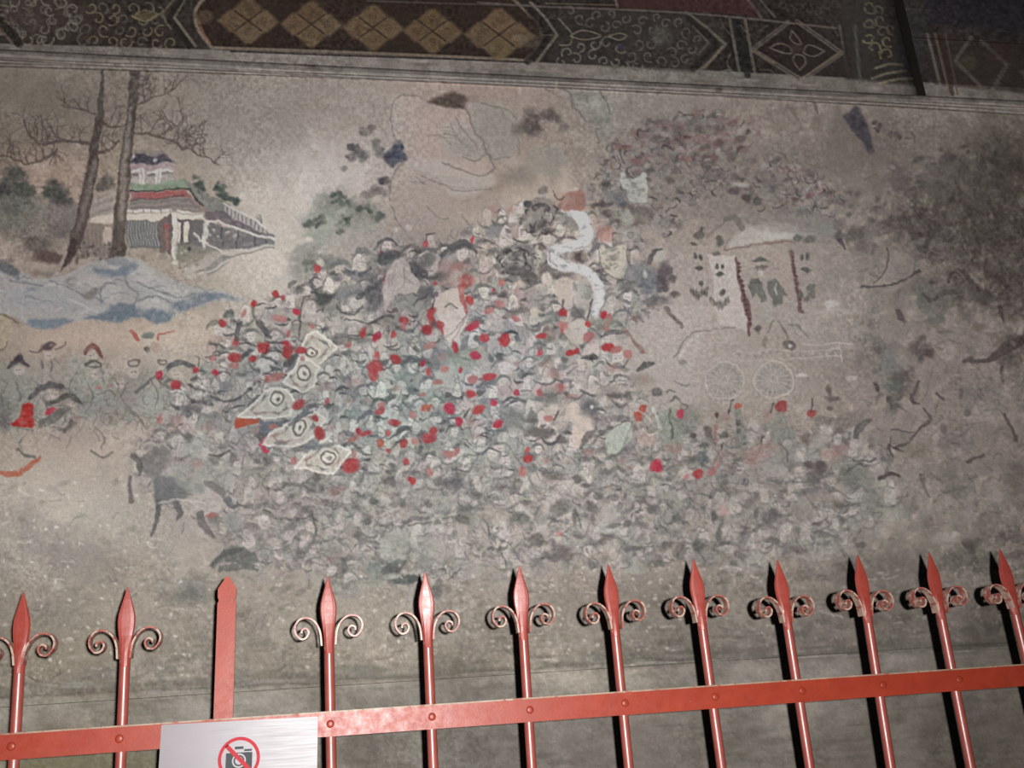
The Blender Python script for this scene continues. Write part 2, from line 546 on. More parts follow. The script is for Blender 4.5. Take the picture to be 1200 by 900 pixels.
foliage(620, 143, 10, 14, (78, 74, 72), 26, 3); foliage(645, 136, 12, 8, (82, 76, 74), 22, 3)
poly([(660, 108), (690, 108), (708, 112), (714, 128), (712, 142), (704, 150), (690, 142), (682, 130), (672, 122)], (128, 128, 118), .7, 2, .2, 3)
blob(698, 120, 12, 8, (146, 142, 134), .5, .5); blob(702, 140, 11, 6, (100, 102, 94), .7, .5); blob(682, 114, 10, 5, (98, 100, 90), .6, .5)
for p in ([(655, 103), (668, 112), (672, 126), (680, 130), (688, 142)], [(700, 105), (712, 122), (713, 140), (706, 152), (698, 152), (700, 168)], [(640, 104), (648, 107)]):
    stroke(p, 2.2, (88, 86, 80), .7, .8, .2)
poly([(706, 150), (716, 125), (722, 120), (718, 150), (706, 175), (702, 165)], (124, 124, 115), .6, 3, .2, 3)
for x, y, rx, ry, c in ((430, 155, 7, 5, (110, 100, 98)), (437, 150, 5, 4, (108, 98, 96)), (418, 176, 8, 7, (82, 80, 82)), (412, 172, 4, 4, (72, 70, 74)), (410, 184, 6, 5, (96, 92, 94)), (425, 182, 7, 6, (92, 92, 92)),
                     (441, 170, 5, 7, (106, 104, 102)), (446, 178, 6, 6, (98, 98, 98)), (468, 175, 7, 9, (58, 64, 82)), (461, 184, 9, 8, (56, 60, 80)), (471, 184, 6, 6, (66, 72, 90)), (455, 186, 5, 5, (64, 66, 82)),
                     (462, 192, 7, 4, (76, 80, 92)), (447, 211, 5, 4, (66, 64, 70)), (440, 222, 9, 5, (104, 94, 92)), (430, 228, 6, 4, (112, 102, 98)), (453, 212, 3, 5, (90, 86, 84)), (449, 226, 5, 4, (118, 106, 102)), (403, 196, 3, 3, (120, 110, 110))):
    blob(x, y, rx, ry, c, .8, .35, .25, 0, .35)
    foliage(x, y, rx, ry, c, 7, 2.0)

# green hill, middle left
for x, y, rx, ry, c in ((393, 240, 22, 16, (104, 110, 100)), (380, 262, 28, 18, (114, 122, 110)), (372, 275, 20, 14, (132, 140, 128)), (420, 250, 22, 15, (100, 106, 96)), (430, 268, 26, 16, (138, 142, 130)),
                        (362, 300, 18, 14, (108, 114, 104)), (385, 312, 20, 16, (108, 112, 104)), (362, 318, 18, 12, (106, 112, 104)), (408, 285, 24, 14, (146, 144, 134)), (440, 290, 20, 14, (152, 146, 138))):
    blob(x, y, rx, ry, c, .75, .45, .35, 0, .5)
    foliage(x, y, rx, ry, c, 26, 3.5, .4)
for x, y, rx, ry in ((395, 232, 9, 7), (405, 240, 8, 6), (408, 255, 6, 9), (425, 246, 9, 6), (365, 262, 10, 6), (375, 258, 8, 6), (440, 252, 8, 4), (362, 310, 8, 6), (385, 305, 7, 8), (400, 268, 5, 8)):
    foliage(x, y, rx, ry, (72, 82, 75), 18, 2.4, .8)
blob(405, 248, 9, 6, (158, 164, 152), .7, .4); blob(390, 262, 13, 11, (150, 158, 144), .55, .5); blob(375, 308, 4, 5, (205, 198, 180), .8, .3); blob(358, 282, 8, 4, (200, 190, 176), .7, .4)
blob(380, 295, 10, 3, (192, 182, 170), .6, .4); blob(464, 270, 3, 3, (206, 198, 190), .8, .4); blob(479, 266, 3, 4, (204, 194, 186), .8, .4)

# ------------------------------------------------------------------ bushes, trees and pavilion, left
for x, y, rx, ry, c in ((45, 255, 48, 30, (108, 112, 102)), (20, 250, 34, 24, (98, 106, 96)), (70, 255, 22, 18, (112, 112, 108)), (50, 280, 34, 18, (112, 110, 100)), (15, 235, 22, 14, (84, 92, 86)),
                        (20, 205, 12, 10, (66, 74, 68)), (14, 218, 14, 10, (64, 72, 68)), (30, 222, 10, 8, (70, 80, 72)), (2, 222, 6, 6, (60, 62, 64)), (65, 225, 14, 11, (66, 72, 68)), (72, 235, 12, 8, (62, 68, 66)), (57, 228, 8, 8, (72, 80, 72)),
                        (52, 298, 12, 7, (86, 68, 66)), (65, 303, 8, 5, (84, 70, 68)), (44, 285, 14, 9, (88, 86, 78)), (125, 214, 8, 8, (88, 86, 82)), (118, 220, 6, 5, (84, 82, 78)), (70, 270, 12, 9, (96, 94, 92))):
    blob(x, y, rx, ry, c, .8, .4, .3, 0, .5)
    foliage(x, y, rx, ry, c, 24, 2.6, .5)
poly([(60, 243), (92, 240), (90, 262), (60, 262)], (112, 106, 106), .6, 3, .3, 2)
# pavilion body
poly([(106, 232), (136, 222), (137, 256), (105, 262)], (136, 132, 126), .85, 1, .2)
for k in range(5): stroke([(107, 238 + 5 * k), (136, 227 + 5 * k)], 1.4, (98, 94, 90) if k % 2 else (164, 158, 150), .6, .7, .3, 1)
poly([(105, 257), (134, 250), (134, 260), (104, 262)], (184, 174, 162), .85, .8, .2)
poly([(96, 262), (135, 262), (135, 300), (92, 305)], (116, 106, 100), .8, 1.2, .3)
for k in range(7): stroke([(98 + 5 * k, 268), (97 + 5 * k, 298)], 1.3, (92, 84, 82), .5, .7, .3, 1)
poly([(121, 264), (130, 264), (129, 286), (120, 286)], (170, 156, 144), .9, .8, .2)
poly([(150, 186), (160, 178), (190, 176), (202, 188), (206, 194), (152, 194)], (104, 102, 108), .7, 2, .2)
poly([(154, 189), (160, 181), (170, 179), (178, 183), (190, 180), (198, 187), (204, 191), (190, 192), (160, 192)], (58, 58, 74), .9, 1.2, .1)
blob(157, 184, 3, 2, (168, 168, 170), .8); blob(180, 186, 3, 2, (176, 176, 178), .8)
poly([(152, 192), (204, 191), (202, 215), (152, 214)], (148, 142, 144), .9, .8, .1)
poly([(152, 193), (203, 192), (203, 197), (152, 198)], (146, 118, 130), .7, .8, .2)
for x in (153, 172, 190):
    stroke([(x, 201), (x + 11, 200.5)], 2, (188, 184, 184), .9, .6, .1, 1); stroke([(x, 204), (x + 11, 203.5)], 2.4, (92, 88, 92), .8, .7, .1, 1)
for x in (163, 167, 183, 187): stroke([(x, 199), (x, 213)], 2.6, (182, 182, 180), .85, .7, .1, 1)
poly([(152, 214), (205, 212), (215, 210), (226, 221), (152, 224)], (112, 134, 114), .92, .8, .1)
blob(190, 219, 20, 3, (96, 116, 98), .5, .5)
poly([(213, 211), (222, 214), (260, 236), (300, 262), (320, 275), (312, 279), (276, 262), (240, 244), (224, 226)], (104, 108, 104), .88, .9, .2)
stroke([(152, 223.5), (216, 222), (224, 226), (238, 240)], 2.2, (52, 50, 54), .85, .6, .1, 2)
poly([(152, 225), (217, 223.5), (226, 232), (152, 233)], (146, 74, 80), .9, .7, .1)
poly([(152, 225), (160, 225), (160, 233), (152, 233)], (132, 92, 96), .8, 1, .1)
stroke([(152, 233.5), (196, 232.5), (215, 230)], 2, (70, 64, 68), .8, .7, .1, 1)
poly([(152, 235), (224, 232), (240, 247), (206, 248), (150, 243)], (104, 100, 102), .88, .8, .2)
for k in range(4): stroke([(152, 237 + 2.4 * k), (222 + 3 * k, 235 + 3 * k)], 1, (148, 142, 144) if k % 2 else (98, 92, 96), .6, .6, .3, 1)
poly([(216, 226), (226, 230), (244, 246), (240, 248), (222, 234)], (118, 98, 100), .7, .9, .2)
stroke([(150, 246), (200, 246)], 3.4, (186, 182, 180), .9, .6, .1, 1)
for k in range(5): stroke([(155 + 11 * k, 244), (155 + 11 * k, 248)], 1.2, (96, 92, 92), .8, .5, .1, 1)
poly([(149, 249.5), (203, 248.5), (187, 257), (148, 258)], (180, 174, 165), .95, .7, .15)
poly([(207, 246), (240, 250), (238, 256), (208, 258)], (186, 182, 174), .9, .7, .1)
stroke([(206, 250), (240, 251)], 1.2, (120, 110, 112), .7, .6, .1, 1)
poly([(148, 259), (187, 258), (187, 291), (150, 292)], (86, 92, 98), .92, .8, .1)
for k in range(11): stroke([(151 + 3.3 * k, 260), (151 + 3.3 * k, 288)], 1.1, (160, 164, 168), .6, .5, .3, 1)
poly([(186, 258), (201, 249), (201, 300), (185, 296)], (92, 80, 84), .9, .8, .1)
stroke([(194, 263), (195, 292)], 4, (142, 92, 88), .8, .8, .2, 1); blob(194, 265, 3, 3, (160, 70, 66), .8)
poly([(207, 257), (238, 258), (238, 296), (207, 296)], (80, 74, 80), .9, .8, .1)
poly([(207, 261), (211, 261), (210, 288), (207, 288)], (186, 180, 172), .95, .6, .1)
poly([(215, 260), (222, 260), (221, 285), (215, 286)], (192, 188, 172), .95, .6, .1)
poly([(222, 258), (243, 259), (280, 272), (322, 282), (318, 289), (262, 293), (236, 300), (222, 290)], (94, 94, 99), .9, .8, .2)
for x, y0, y1 in ((260, 266, 290), (278, 272, 290), (298, 277, 289), (312, 280, 288)): stroke([(x, y0), (x, y1)], 1.6, (64, 66, 78), .8, .6, .1, 1)
for x, y in ((250, 268), (256, 275), (266, 272), (275, 277), (245, 275)): blob(x, y, 2, 1.5, (186, 184, 182), .6)
poly([(240, 246), (262, 250), (300, 268), (322, 277), (322, 281), (275, 268), (240, 256)], (92, 84, 94), .9, .8, .2)
stroke([(238, 256), (260, 262), (290, 273), (322, 280)], 2.4, (188, 184, 180), .9, .6, .1, 2)
poly([(262, 241), (272, 246), (312, 268), (313, 276), (274, 258), (262, 250)], (158, 152, 150), .85, .8, .2)
for k in range(10): stroke([(264 + 5 * k, 244 + 2.6 * k), (264 + 5 * k, 252 + 2.3 * k)], 1.3, (84, 78, 84), .8, .5, .1, 1)
stroke([(260, 239), (285, 252), (313, 268)], 1.5, (192, 188, 182), .8, .6, .1, 2)
poly([(200.5, 250), (207, 250), (206, 310), (200, 310)], (184, 182, 178), .97, .6, .05)
poly([(239.5, 258), (244, 258), (242, 294), (238, 294)], (182, 180, 176), .97, .6, .05)
poly([(206, 290), (225, 286), (262, 296), (236, 314), (206, 310)], (120, 118, 108), .8, 1, .3)
blob(214, 296, 9, 10, (102, 108, 94), .7); blob(222, 293, 2.5, 4, (40, 42, 42), .9)
poly([(222, 310), (258, 296), (262, 300), (234, 318), (214, 318)], (152, 148, 144), .85, .8, .2)
stroke([(228, 275), (245, 288), (262, 298), (260, 308)], 2.2, (186, 182, 178), .9, .6, .1, 2)
stroke([(262, 299), (290, 292), (322, 288)], 3.4, (170, 166, 160), .9, .7, .1, 2)
stroke([(262, 304), (290, 296), (320, 290)], 1.8, (96, 96, 98), .7, .7, .2, 2)
poly([(232, 318), (262, 300), (275, 303), (245, 322)], (112, 112, 114), .8, .8, .2); stroke([(236, 322), (262, 308), (280, 302)], 2, (182, 178, 172), .85, .7, .1, 2)
for k in range(4): stroke([(212 + 4 * k, 318 + k), (225 + 4 * k, 312 + k)], 1.2, (178, 172, 166), .7, .6, .2, 1)
poly([(212, 322), (222, 314), (236, 324), (225, 330)], (158, 152, 146), .8, .8, .2)
for x, y, rx, ry in ((232, 214, 6, 6), (236, 222, 5, 5), (259, 220, 6, 6), (262, 228, 6, 6), (268, 234, 5, 4), (275, 236, 4, 4)):
    foliage(x, y, rx, ry, (60, 74, 70), 14, 2.2, .75)
for k in range(9): twig(306, 262, -1.57 + rnd.uniform(-.9, .9), 10, 1.2, 0, (110, 108, 100), .6)
for _ in range(90): blob(rnd.uniform(85, 232), rnd.uniform(292, 322), rnd.uniform(1, 3), rnd.uniform(1, 3), jit((112, 104, 96) if rnd.random() < .6 else (150, 142, 134), 14), .6, .5, .2)
# trunks
TB, TM = (70, 62, 60), (120, 112, 106)
stroke([(121, 78), (118, 130), (112, 165), (105, 200), (98, 240), (89, 280), (78, 312)], [3, 6, 12, 14, 15, 15, 5], TB, .88, 1, .12)
stroke([(110, 185), (104, 210), (98, 240), (92, 268)], [3, 6, 7, 5], TM, .7, 2, .2)
stroke([(157, 76), (154, 120), (150, 170), (144, 220), (140, 260), (138, 296)], [12, 11, 13, 14, 15, 18], TB, .88, 1, .12)
stroke([(152, 125), (149, 170), (145, 210), (142, 255)], [3, 6, 7, 6], (146, 138, 130), .7, 2, .15)
for k in range(60):
    t = rnd.random(); x = 121 - 14 * t - 26 * t * t; y = 90 + 215 * t
    stroke([(x + rnd.uniform(-3, 3), y), (x + rnd.uniform(-4, 2), y + rnd.uniform(5, 14))], 1, jit((92, 84, 80), 20), .4, .6, .3, 1)
    x = 157 - 19 * t; stroke([(x + rnd.uniform(-4, 4), y - 8), (x + rnd.uniform(-4, 4) - 1, y + rnd.uniform(0, 8))], 1, jit((96, 88, 84), 22), .4, .6, .3, 1)
stroke([(86, 285), (80, 305), (74, 316)], [10, 6, 2], (58, 50, 50), .8, .8, .1)
for _ in range(40): blob(rnd.uniform(84, 150), rnd.uniform(285, 308), rnd.uniform(1, 3), rnd.uniform(1, 3), jit((70, 62, 60), 12), .6, .4, .2)
BR = (84, 72, 68)
for p, w, dirn in (([(106, 166), (88, 168), (70, 167), (55, 168), (42, 166), (35, 158), (32, 154)], 4.5, -1), ([(66, 176), (55, 183), (42, 189), (32, 192), (25, 188), (15, 185), (7, 182), (-6, 183)], 4, -1),
                   ([(112, 134), (100, 130), (85, 126), (72, 123)], 3, -1), ([(119, 142), (130, 147), (144, 147)], 3.5, -1), ([(112, 177), (125, 178), (133, 173), (140, 166)], 4, -1),
                   ([(157, 121), (166, 119), (175, 114), (186, 111), (200, 106), (210, 97)], 3.4, -1), ([(156, 157), (170, 156), (182, 159), (196, 162), (206, 166), (213, 173), (224, 176), (230, 183), (242, 184), (258, 192)], 3.6, -1),
                   ([(186, 160), (196, 151), (206, 146), (216, 134)], 2.2, -1), ([(200, 163), (212, 160), (224, 156), (242, 157)], 2.2, -1), ([(157, 104), (166, 98), (176, 96)], 2, -1), ([(212, 172), (226, 170), (240, 166)], 1.8, -1), ([(80, 168), (60, 160), (48, 162)], 2, -1)):
    stroke(p, [w, w * .45], BR, .8, .7, .15)
    C = curve(p, 3)
    for k in range(2, len(C), 2):
        for _ in range(1):
            twig(C[k][0], C[k][1], dirn * 1.57 + rnd.uniform(-.9, .9), rnd.uniform(14, 26), 1.7, 1, (84, 72, 68), .75)
for k in range(9): twig(64, 178, 1.2 + rnd.uniform(-.9, 1.2), 16, 1.3, 0, BR, .6)
for _ in range(60): blob(190 + rnd.uniform(0, 95), 86 + rnd.uniform(0, 14), 1.6, 1.2, (104, 94, 90), .45, .5, .3)

# ------------------------------------------------------------------ blue rocks
poly([(-80, 320), (0, 318), (20, 318), (45, 326), (70, 322), (95, 315), (110, 308), (130, 303), (150, 301), (170, 308), (190, 320), (205, 331), (230, 338), (260, 341), (287, 350), (276, 353), (250, 356), (234, 362), (215, 363), (203, 371), (193, 378), (183, 376), (165, 371), (140, 374), (110, 376), (85, 379), (70, 383), (35, 383), (26, 375), (14, 369), (0, 367), (-80, 366)], (146, 150, 152), .9, 1.2, .12, 2, 1.5)
for p, c in (([(98, 375), (115, 368), (130, 356), (150, 356), (170, 361), (186, 364), (200, 364), (200, 372), (193, 378), (180, 376), (165, 370), (140, 374)], DBLUE), ([(200, 358), (220, 350), (244, 344), (276, 349), (252, 354), (232, 361), (206, 364)], DBLUE),
             ([(32, 375), (50, 373), (85, 376), (70, 383), (36, 383)], (92, 113, 132)), ([(-20, 300), (5, 304), (14, 308), (26, 318), (25, 329), (10, 323), (0, 318), (-20, 316)], (82, 96, 106)),
             ([(108, 314), (130, 316), (152, 308), (160, 316), (140, 325), (120, 325)], (88, 107, 128)), ([(125, 305), (145, 303), (150, 310), (130, 312)], (112, 122, 132))):
    poly(p, c, .82, 1.8, .15, 3, 1.5)
for p, c in (([(0, 345), (40, 335), (90, 345), (110, 352), (80, 362), (30, 360)], (140, 146, 152)), ([(118, 340), (130, 333), (142, 340), (140, 352), (125, 354)], (166, 166, 168)), ([(160, 356), (175, 352), (195, 358), (185, 363), (168, 362)], (164, 165, 166)),
             ([(150, 320), (170, 314), (200, 336), (225, 348), (200, 352), (170, 340)], (164, 163, 166)), ([(90, 330), (118, 322), (140, 330), (110, 338)], (166, 160, 160)), ([(100, 362), (125, 358), (120, 366), (95, 370)], (166, 168, 170)), ([(128, 314), (138, 311), (140, 315), (130, 317)], (184, 180, 178))):
    poly(p, c, .55, 3, .2, 3)
for p in ([(118, 352), (117, 342), (125, 333), (136, 334)], [(147, 327), (152, 337), (161, 343), (161, 350), (157, 358)], [(162, 353), (175, 349), (190, 350), (200, 355)], [(190, 342), (210, 348), (235, 345)], [(60, 328), (85, 338), (100, 346)], [(10, 330), (50, 334)], [(160, 330), (180, 340), (200, 346)]):
    stroke(p, 2.0, (86, 92, 104), .65, .9, .2)
for k in range(30):
    x = rnd.uniform(0, 240); y = 330 + rnd.uniform(-10, 34)
    stroke([(x, y), (x + rnd.uniform(15, 40), y + rnd.uniform(-2, 6))], 1.2, jit((134, 140, 148), 22), .3, .9, .4, 1)
for x, y, rx, ry in ((45, 319, 8, 4), (60, 321, 7, 4), (84, 329, 7, 4), (104, 345, 7, 5), (110, 340, 5, 4), (8, 306, 10, 4)):
    blob(x, y, rx, ry, (112, 104, 100), .75, .4, .2)
poly([(-80, 366), (0, 366), (12, 372), (17, 384), (12, 396), (3, 408), (-80, 412)], (162, 148, 122), .8, 1.6, .2, 3)
stroke([(0, 366), (12, 371), (22, 376)], 2, (98, 84, 72), .7); stroke([(0, 410), (8, 405), (11, 400)], 2, (92, 80, 70), .7)
for _ in range(60):
    x = rnd.uniform(5, 270); y = 318 + rnd.uniform(0, 52)
    t = rnd.uniform(-.5, .6); L = rnd.uniform(8, 22)
    if in_poly(x, y, [(0, 320), (110, 310), (150, 303), (200, 332), (284, 350), (200, 370), (100, 376), (30, 380), (0, 366)]):
        stroke([(x, y), (x + L * .5, y + L * .5 * math.sin(t) - 2), (x + L, y + L * math.sin(t))], [.8, rnd.uniform(1.6, 4), .8], rnd.choice([(96, 112, 128), (110, 122, 132), (176, 178, 180), (124, 132, 140), (90, 96, 104)]), .5, .9, .35)
stroke([(27, 312), (26, 330), (27, 372)], 1.6, (176, 170, 166), .4, .8, .3, 1)

# ------------------------------------------------------------------ the crowd
def bust(x, y, s, robe, a=.7, plume=None, skin=(182, 175, 169)):
    """one marcher seen from the chest up"""
    robe = jit(robe, 12); lean = rnd.uniform(-.18, .18) * s
    pale = jit(skin, 8)
    hc = jit((88, 90, 93), 14)
    poly([(x - .55 * s, y + .95 * s), (x - .52 * s, y + .42 * s), (x - .2 * s, y + .2 * s), (x + .2 * s, y + .18 * s), (x + .5 * s, y + .4 * s), (x + .6 * s, y + .95 * s)], robe, a, .9, .4, 2)
    for _ in range(3):
        u = rnd.uniform(-.45, .45)
        stroke([(x + u * s, y + .3 * s), (x + (u + rnd.uniform(-.2, .2)) * s, y + .6 * s), (x + (u + rnd.uniform(-.35, .35)) * s, y + .9 * s)], rnd.uniform(.9, 1.6), jit((92, 92, 92), 16), a * .6, .6, .4, 2)
    h = rnd.random()
    fx, fy = x + lean, y
    if h < .30:      # long pale face under a dark boat-shaped hat
        poly([(fx - .2 * s, fy - .18 * s), (fx + .2 * s, fy - .2 * s), (fx + .17 * s, fy + .2 * s), (fx, fy + .3 * s), (fx - .17 * s, fy + .2 * s)], pale, min(1, a * 1.2), .7, .2, 2)
        stroke([(fx - .55 * s, fy + .06 * s), (fx - .3 * s, fy - .2 * s), (fx, fy - .34 * s), (fx + .3 * s, fy - .24 * s), (fx + .5 * s, fy - .02 * s)], [1.4, s * .2, s * .16, 1.4], hc, a * 1.1, .7, .3, 3)
    elif h < .66:    # pale bell helmet, dark scarf line curving up at both sides
        poly([(fx - .24 * s, fy + .22 * s), (fx - .2 * s, fy - .3 * s), (fx - .05 * s, fy - .5 * s), (fx + .1 * s, fy - .48 * s), (fx + .22 * s, fy - .25 * s), (fx + .25 * s, fy + .2 * s)], pale, min(1, a * 1.2), .8, .2, 2)
        stroke([(fx - .52 * s, fy + .1 * s), (fx - .3 * s, fy + .3 * s), (fx, fy + .38 * s), (fx + .28 * s, fy + .3 * s), (fx + .5 * s, fy + .04 * s)], [1.6, s * .11, s * .13, s * .11, 1.4], hc, a * 1.1, .6, .25, 3)
        stroke([(fx - .24 * s, fy + .1 * s), (fx - .2 * s, fy - .3 * s), (fx - .04 * s, fy - .52 * s), (fx + .14 * s, fy - .44 * s)], 1.2, DK, a * .8, .6, .3, 2)
        stroke([(fx - .2 * s, fy - .1 * s), (fx + .2 * s, fy - .12 * s)], 1, (120, 116, 112), a * .6, .6, .3, 1)
    elif h < .8:     # squared white hood
        poly([(fx - .2 * s, fy - .3 * s), (fx + .16 * s, fy - .34 * s), (fx + .2 * s, fy + .24 * s), (fx - .18 * s, fy + .26 * s)], jit(tuple(v + 6 for v in skin), 6), min(1, a * 1.15), .8, .15)
        stroke([(fx - .2 * s, fy + .3 * s), (fx + .22 * s, fy + .3 * s)], 1.6, hc, a * .8, .6, .3, 1)
    else:            # dark round cap
        blob(fx, fy + .04 * s, .2 * s, .24 * s, pale, min(1, a * 1.1), .2, .2, 0, .2)
        blob(fx, fy - .24 * s, .28 * s, .16 * s, hc, a, .25, .3, rnd.uniform(-.5, .5), .25)
    if s > 15:
        for u in (-.08, .09): stroke([(fx + u * s - .6, fy - .02 * s), (fx + u * s + .7, fy - .02 * s)], .9, INK, a * .7, .5, .1, 1)
        stroke([(fx - .05 * s, fy + .14 * s), (fx + .06 * s, fy + .14 * s)], .8, (120, 84, 80), a * .6, .5, .1, 1)
    if plume: blob(fx + rnd.uniform(-.1, .1) * s, fy - .56 * s, .14 * s, .2 * s, plume, .85, .3, .2, 0, .25)


def scraps(P, n, pal, r, a, lines=1.0, dark=(82, 84, 86)):
    """worn remains of figures: colour patches, hat crescents, sleeves, ink lines"""
    xs_, ys_ = [p[0] for p in P], [p[1] for p in P]
    for _ in range(n):
        x, y = rnd.uniform(min(xs_), max(xs_)), rnd.uniform(min(ys_), max(ys_))
        if not in_poly(x, y, P): continue
        c = jit(rnd.choice(pal), 12)
        q = r * rnd.uniform(.5, 1.5); aa = a * rnd.uniform(.5, 1.15)
        k = rnd.random()
        if k < .25: blob(x, y, q * rnd.uniform(.7, 1.5), q * rnd.uniform(.5, 1), c, aa, .3, .45, rnd.uniform(-1.5, 1.5), .45)
        elif k < .6:
            t = rnd.uniform(0, 6.28)
            poly([(x + q * rnd.uniform(.5, 1.6) * math.cos(t + j * 1.57), y + q * rnd.uniform(.5, 1.5) * math.sin(t + j * 1.57)) for j in range(4)], c, aa, .8, .4, 2 if rnd.random() < .5 else 0)
        elif k < .8:     # crescent
            t = rnd.uniform(-.7, .7) + (math.pi if rnd.random() < .5 else 0); u = np.linspace(-1.2, 1.2, 5)
            stroke(np.c_[x + q * 1.2 * np.sin(u + t), y - q * np.cos(u + t)], [1, q * .5, q * .35, .8], jit(dark, 14) if rnd.random() < .6 else c, aa, .6, .35, 2)
        else:            # folded sleeve
            t = rnd.uniform(0, 3.14)
            for j in range(3):
                ox, oy = -math.sin(t) * j * q * .5, math.cos(t) * j * q * .5
                stroke([(x + ox - q * math.cos(t), y + oy - q * math.sin(t)), (x + ox + rnd.uniform(-1, 1), y + oy + rnd.uniform(-1, 1)), (x + ox + q * math.cos(t), y + oy + q * math.sin(t))], rnd.uniform(.8, 1.6), c if j % 2 else jit(dark, 18), aa * .8, .6, .4, 2)
        if rnd.random() < lines:
            t = rnd.uniform(-1.4, 1.4); L = q * rnd.uniform(.8, 2.2)
            stroke([(x - L * math.cos(t), y - L * math.sin(t)), (x + rnd.uniform(-3, 3), y + rnd.uniform(-4, 4)), (x + L * math.cos(t), y + L * math.sin(t))], rnd.uniform(.8, 1.9), jit(dark, 16), a * rnd.uniform(.3, .9), .6, .35, 2)


def crowd(P, s, dy, pals, a, red=.15, redc=RED):
    xs_, ys_ = [p[0] for p in P], [p[1] for p in P]
    y = min(ys_); row = 0
    while y < max(ys_):
        x = min(xs_) + rnd.random() * s
        while x < max(xs_):
            xx, yy = x + rnd.uniform(-.35, .35) * s, y + rnd.uniform(-.5, .5) * dy
            if in_poly(xx, yy, P) and rnd.random() < .9:
                bust(xx, yy, s * rnd.uniform(.65, 1.35), rnd.choice(pals), a * rnd.uniform(.65, 1.15), jit(redc, 10) if rnd.random() < red else None)
            x += s * rnd.uniform(.75, 1.2)
        y += dy; row += 1


R_UP = [(690, 200), (720, 165), (760, 140), (830, 128), (880, 140), (900, 175), (960, 200), (1000, 240), (985, 270), (930, 262), (860, 230), (800, 235), (770, 300), (790, 360), (740, 380), (690, 300)]
R_MID = [(355, 330), (400, 300), (455, 285), (520, 280), (600, 240), (640, 225), (700, 250), (760, 290), (770, 340), (740, 370), (730, 420), (750, 450), (760, 480), (700, 540), (560, 560), (440, 560), (330, 540), (280, 500), (215, 490), (190, 470), (200, 440), (250, 415), (255, 385), (300, 350)]
R_LOW = [(170, 500), (280, 500), (420, 545), (560, 545), (700, 525), (780, 480), (830, 505), (900, 500), (1000, 490), (1045, 520), (1050, 600), (980, 640), (820, 650), (700, 665), (560, 660), (500, 690), (420, 680), (300, 660), (240, 610), (180, 580), (150, 540)]
R_LEFT = [(-80, 420), (10, 425), (100, 420), (150, 425), (200, 440), (200, 490), (150, 500), (80, 500), (-80, 500)]
wash(560, 430, 250, 120, (156, 152, 148), .8); wash(480, 360, 120, 70, (138, 138, 134), .6); wash(330, 470, 110, 60, (150, 144, 138), .6)
wash(560, 590, 330, 60, (146, 142, 136), .75); wash(900, 570, 150, 60, (118, 114, 108), .6); wash(300, 580, 120, 60, (136, 133, 127), .6)
wash(820, 190, 100, 50, (112, 96, 92), .7); wash(880, 220, 80, 40, (108, 104, 100), .6); wash(740, 260, 50, 60, (124, 116, 110), .6); wash(80, 460, 120, 34, (140, 140, 132), .7)
PAL_UP = [(128, 116, 110), (112, 98, 94), (122, 122, 116), (104, 92, 90), (130, 104, 98), (110, 112, 108)]
PAL_MID = [(150, 147, 144), (160, 154, 150), (138, 142, 138), (122, 124, 125), (172, 163, 157), (144, 151, 145), (164, 144, 139), (108, 112, 116), (166, 162, 158)]
PAL_LOW = [(144, 141, 136), (134, 135, 130), (154, 148, 142), (120, 121, 119), (148, 137, 132), (138, 142, 136)]
# upper right crowd, brownish and dim
scraps(R_UP, 420, PAL_UP + [(92, 80, 78), (84, 78, 78)], 5, .7)
for _ in range(150):
    x, y = rnd.uniform(690, 1000), rnd.uniform(130, 300)
    if in_poly(x, y, R_UP): bust(x, y, rnd.uniform(11, 15), rnd.choice(PAL_UP), .5, None, (138, 126, 120))
scraps(R_UP, 420, [(132, 119, 113), (92, 81, 80), (112, 80, 77), (80, 76, 77), (120, 120, 114)], 3.4, .7, .8, (72, 66, 66))
for _ in range(60):
    x, y = rnd.uniform(720, 890), rnd.uniform(130, 190)
    if in_poly(x, y, R_UP): blob(x, y, rnd.uniform(3, 8), rnd.uniform(2, 5), jit((112, 76, 74), 10), .5, .4, .4)
for _ in range(320):
    x, y = rnd.uniform(690, 1000), rnd.uniform(130, 300)
    if in_poly(x, y, R_UP):
        q = rnd.uniform(2.5, 6.5); t = rnd.uniform(0, 6.28); u = np.linspace(-1.1, 1.1, 5)
        if rnd.random() < .55: stroke(np.c_[x + q * 1.2 * np.sin(u + t), y - q * .9 * np.cos(u + t)], [.8, q * .5, q * .35, .8], jit((66, 60, 62), 8), .75, .7, .25, 2)
        else: blob(x, y, q, q * .65, jit((78, 70, 70), 8), .6, .35, .3, rnd.uniform(-1, 1), .4)
# middle
scraps(R_MID, 700, PAL_MID, 8, .6)
crowd(R_MID, 23, 15, PAL_MID, .74, .07)
scraps(R_MID, 1000, PAL_MID + [(186, 178, 171), (84, 87, 90), (180, 172, 165)], 3.6, .66, .6)
for _ in range(330):   # dark caps, beards, horse tack
    x, y = rnd.uniform(200, 770), rnd.uniform(250, 560)
    if in_poly(x, y, R_MID):
        q = rnd.uniform(3, 7); t = rnd.uniform(-.6, .6) + (math.pi if rnd.random() < .4 else 0); u = np.linspace(-1.1, 1.1, 5)
        if rnd.random() < .65: stroke(np.c_[x + q * 1.3 * np.sin(u + t), y - q * .8 * np.cos(u + t)], [.8, q * .55, q * .4, .8], jit((70, 72, 76), 8), .8, .6, .2, 2)
        else: blob(x, y, q * .8, q * .55, jit((74, 76, 80), 8), .75, .3, .25, rnd.uniform(-1, 1), .35)
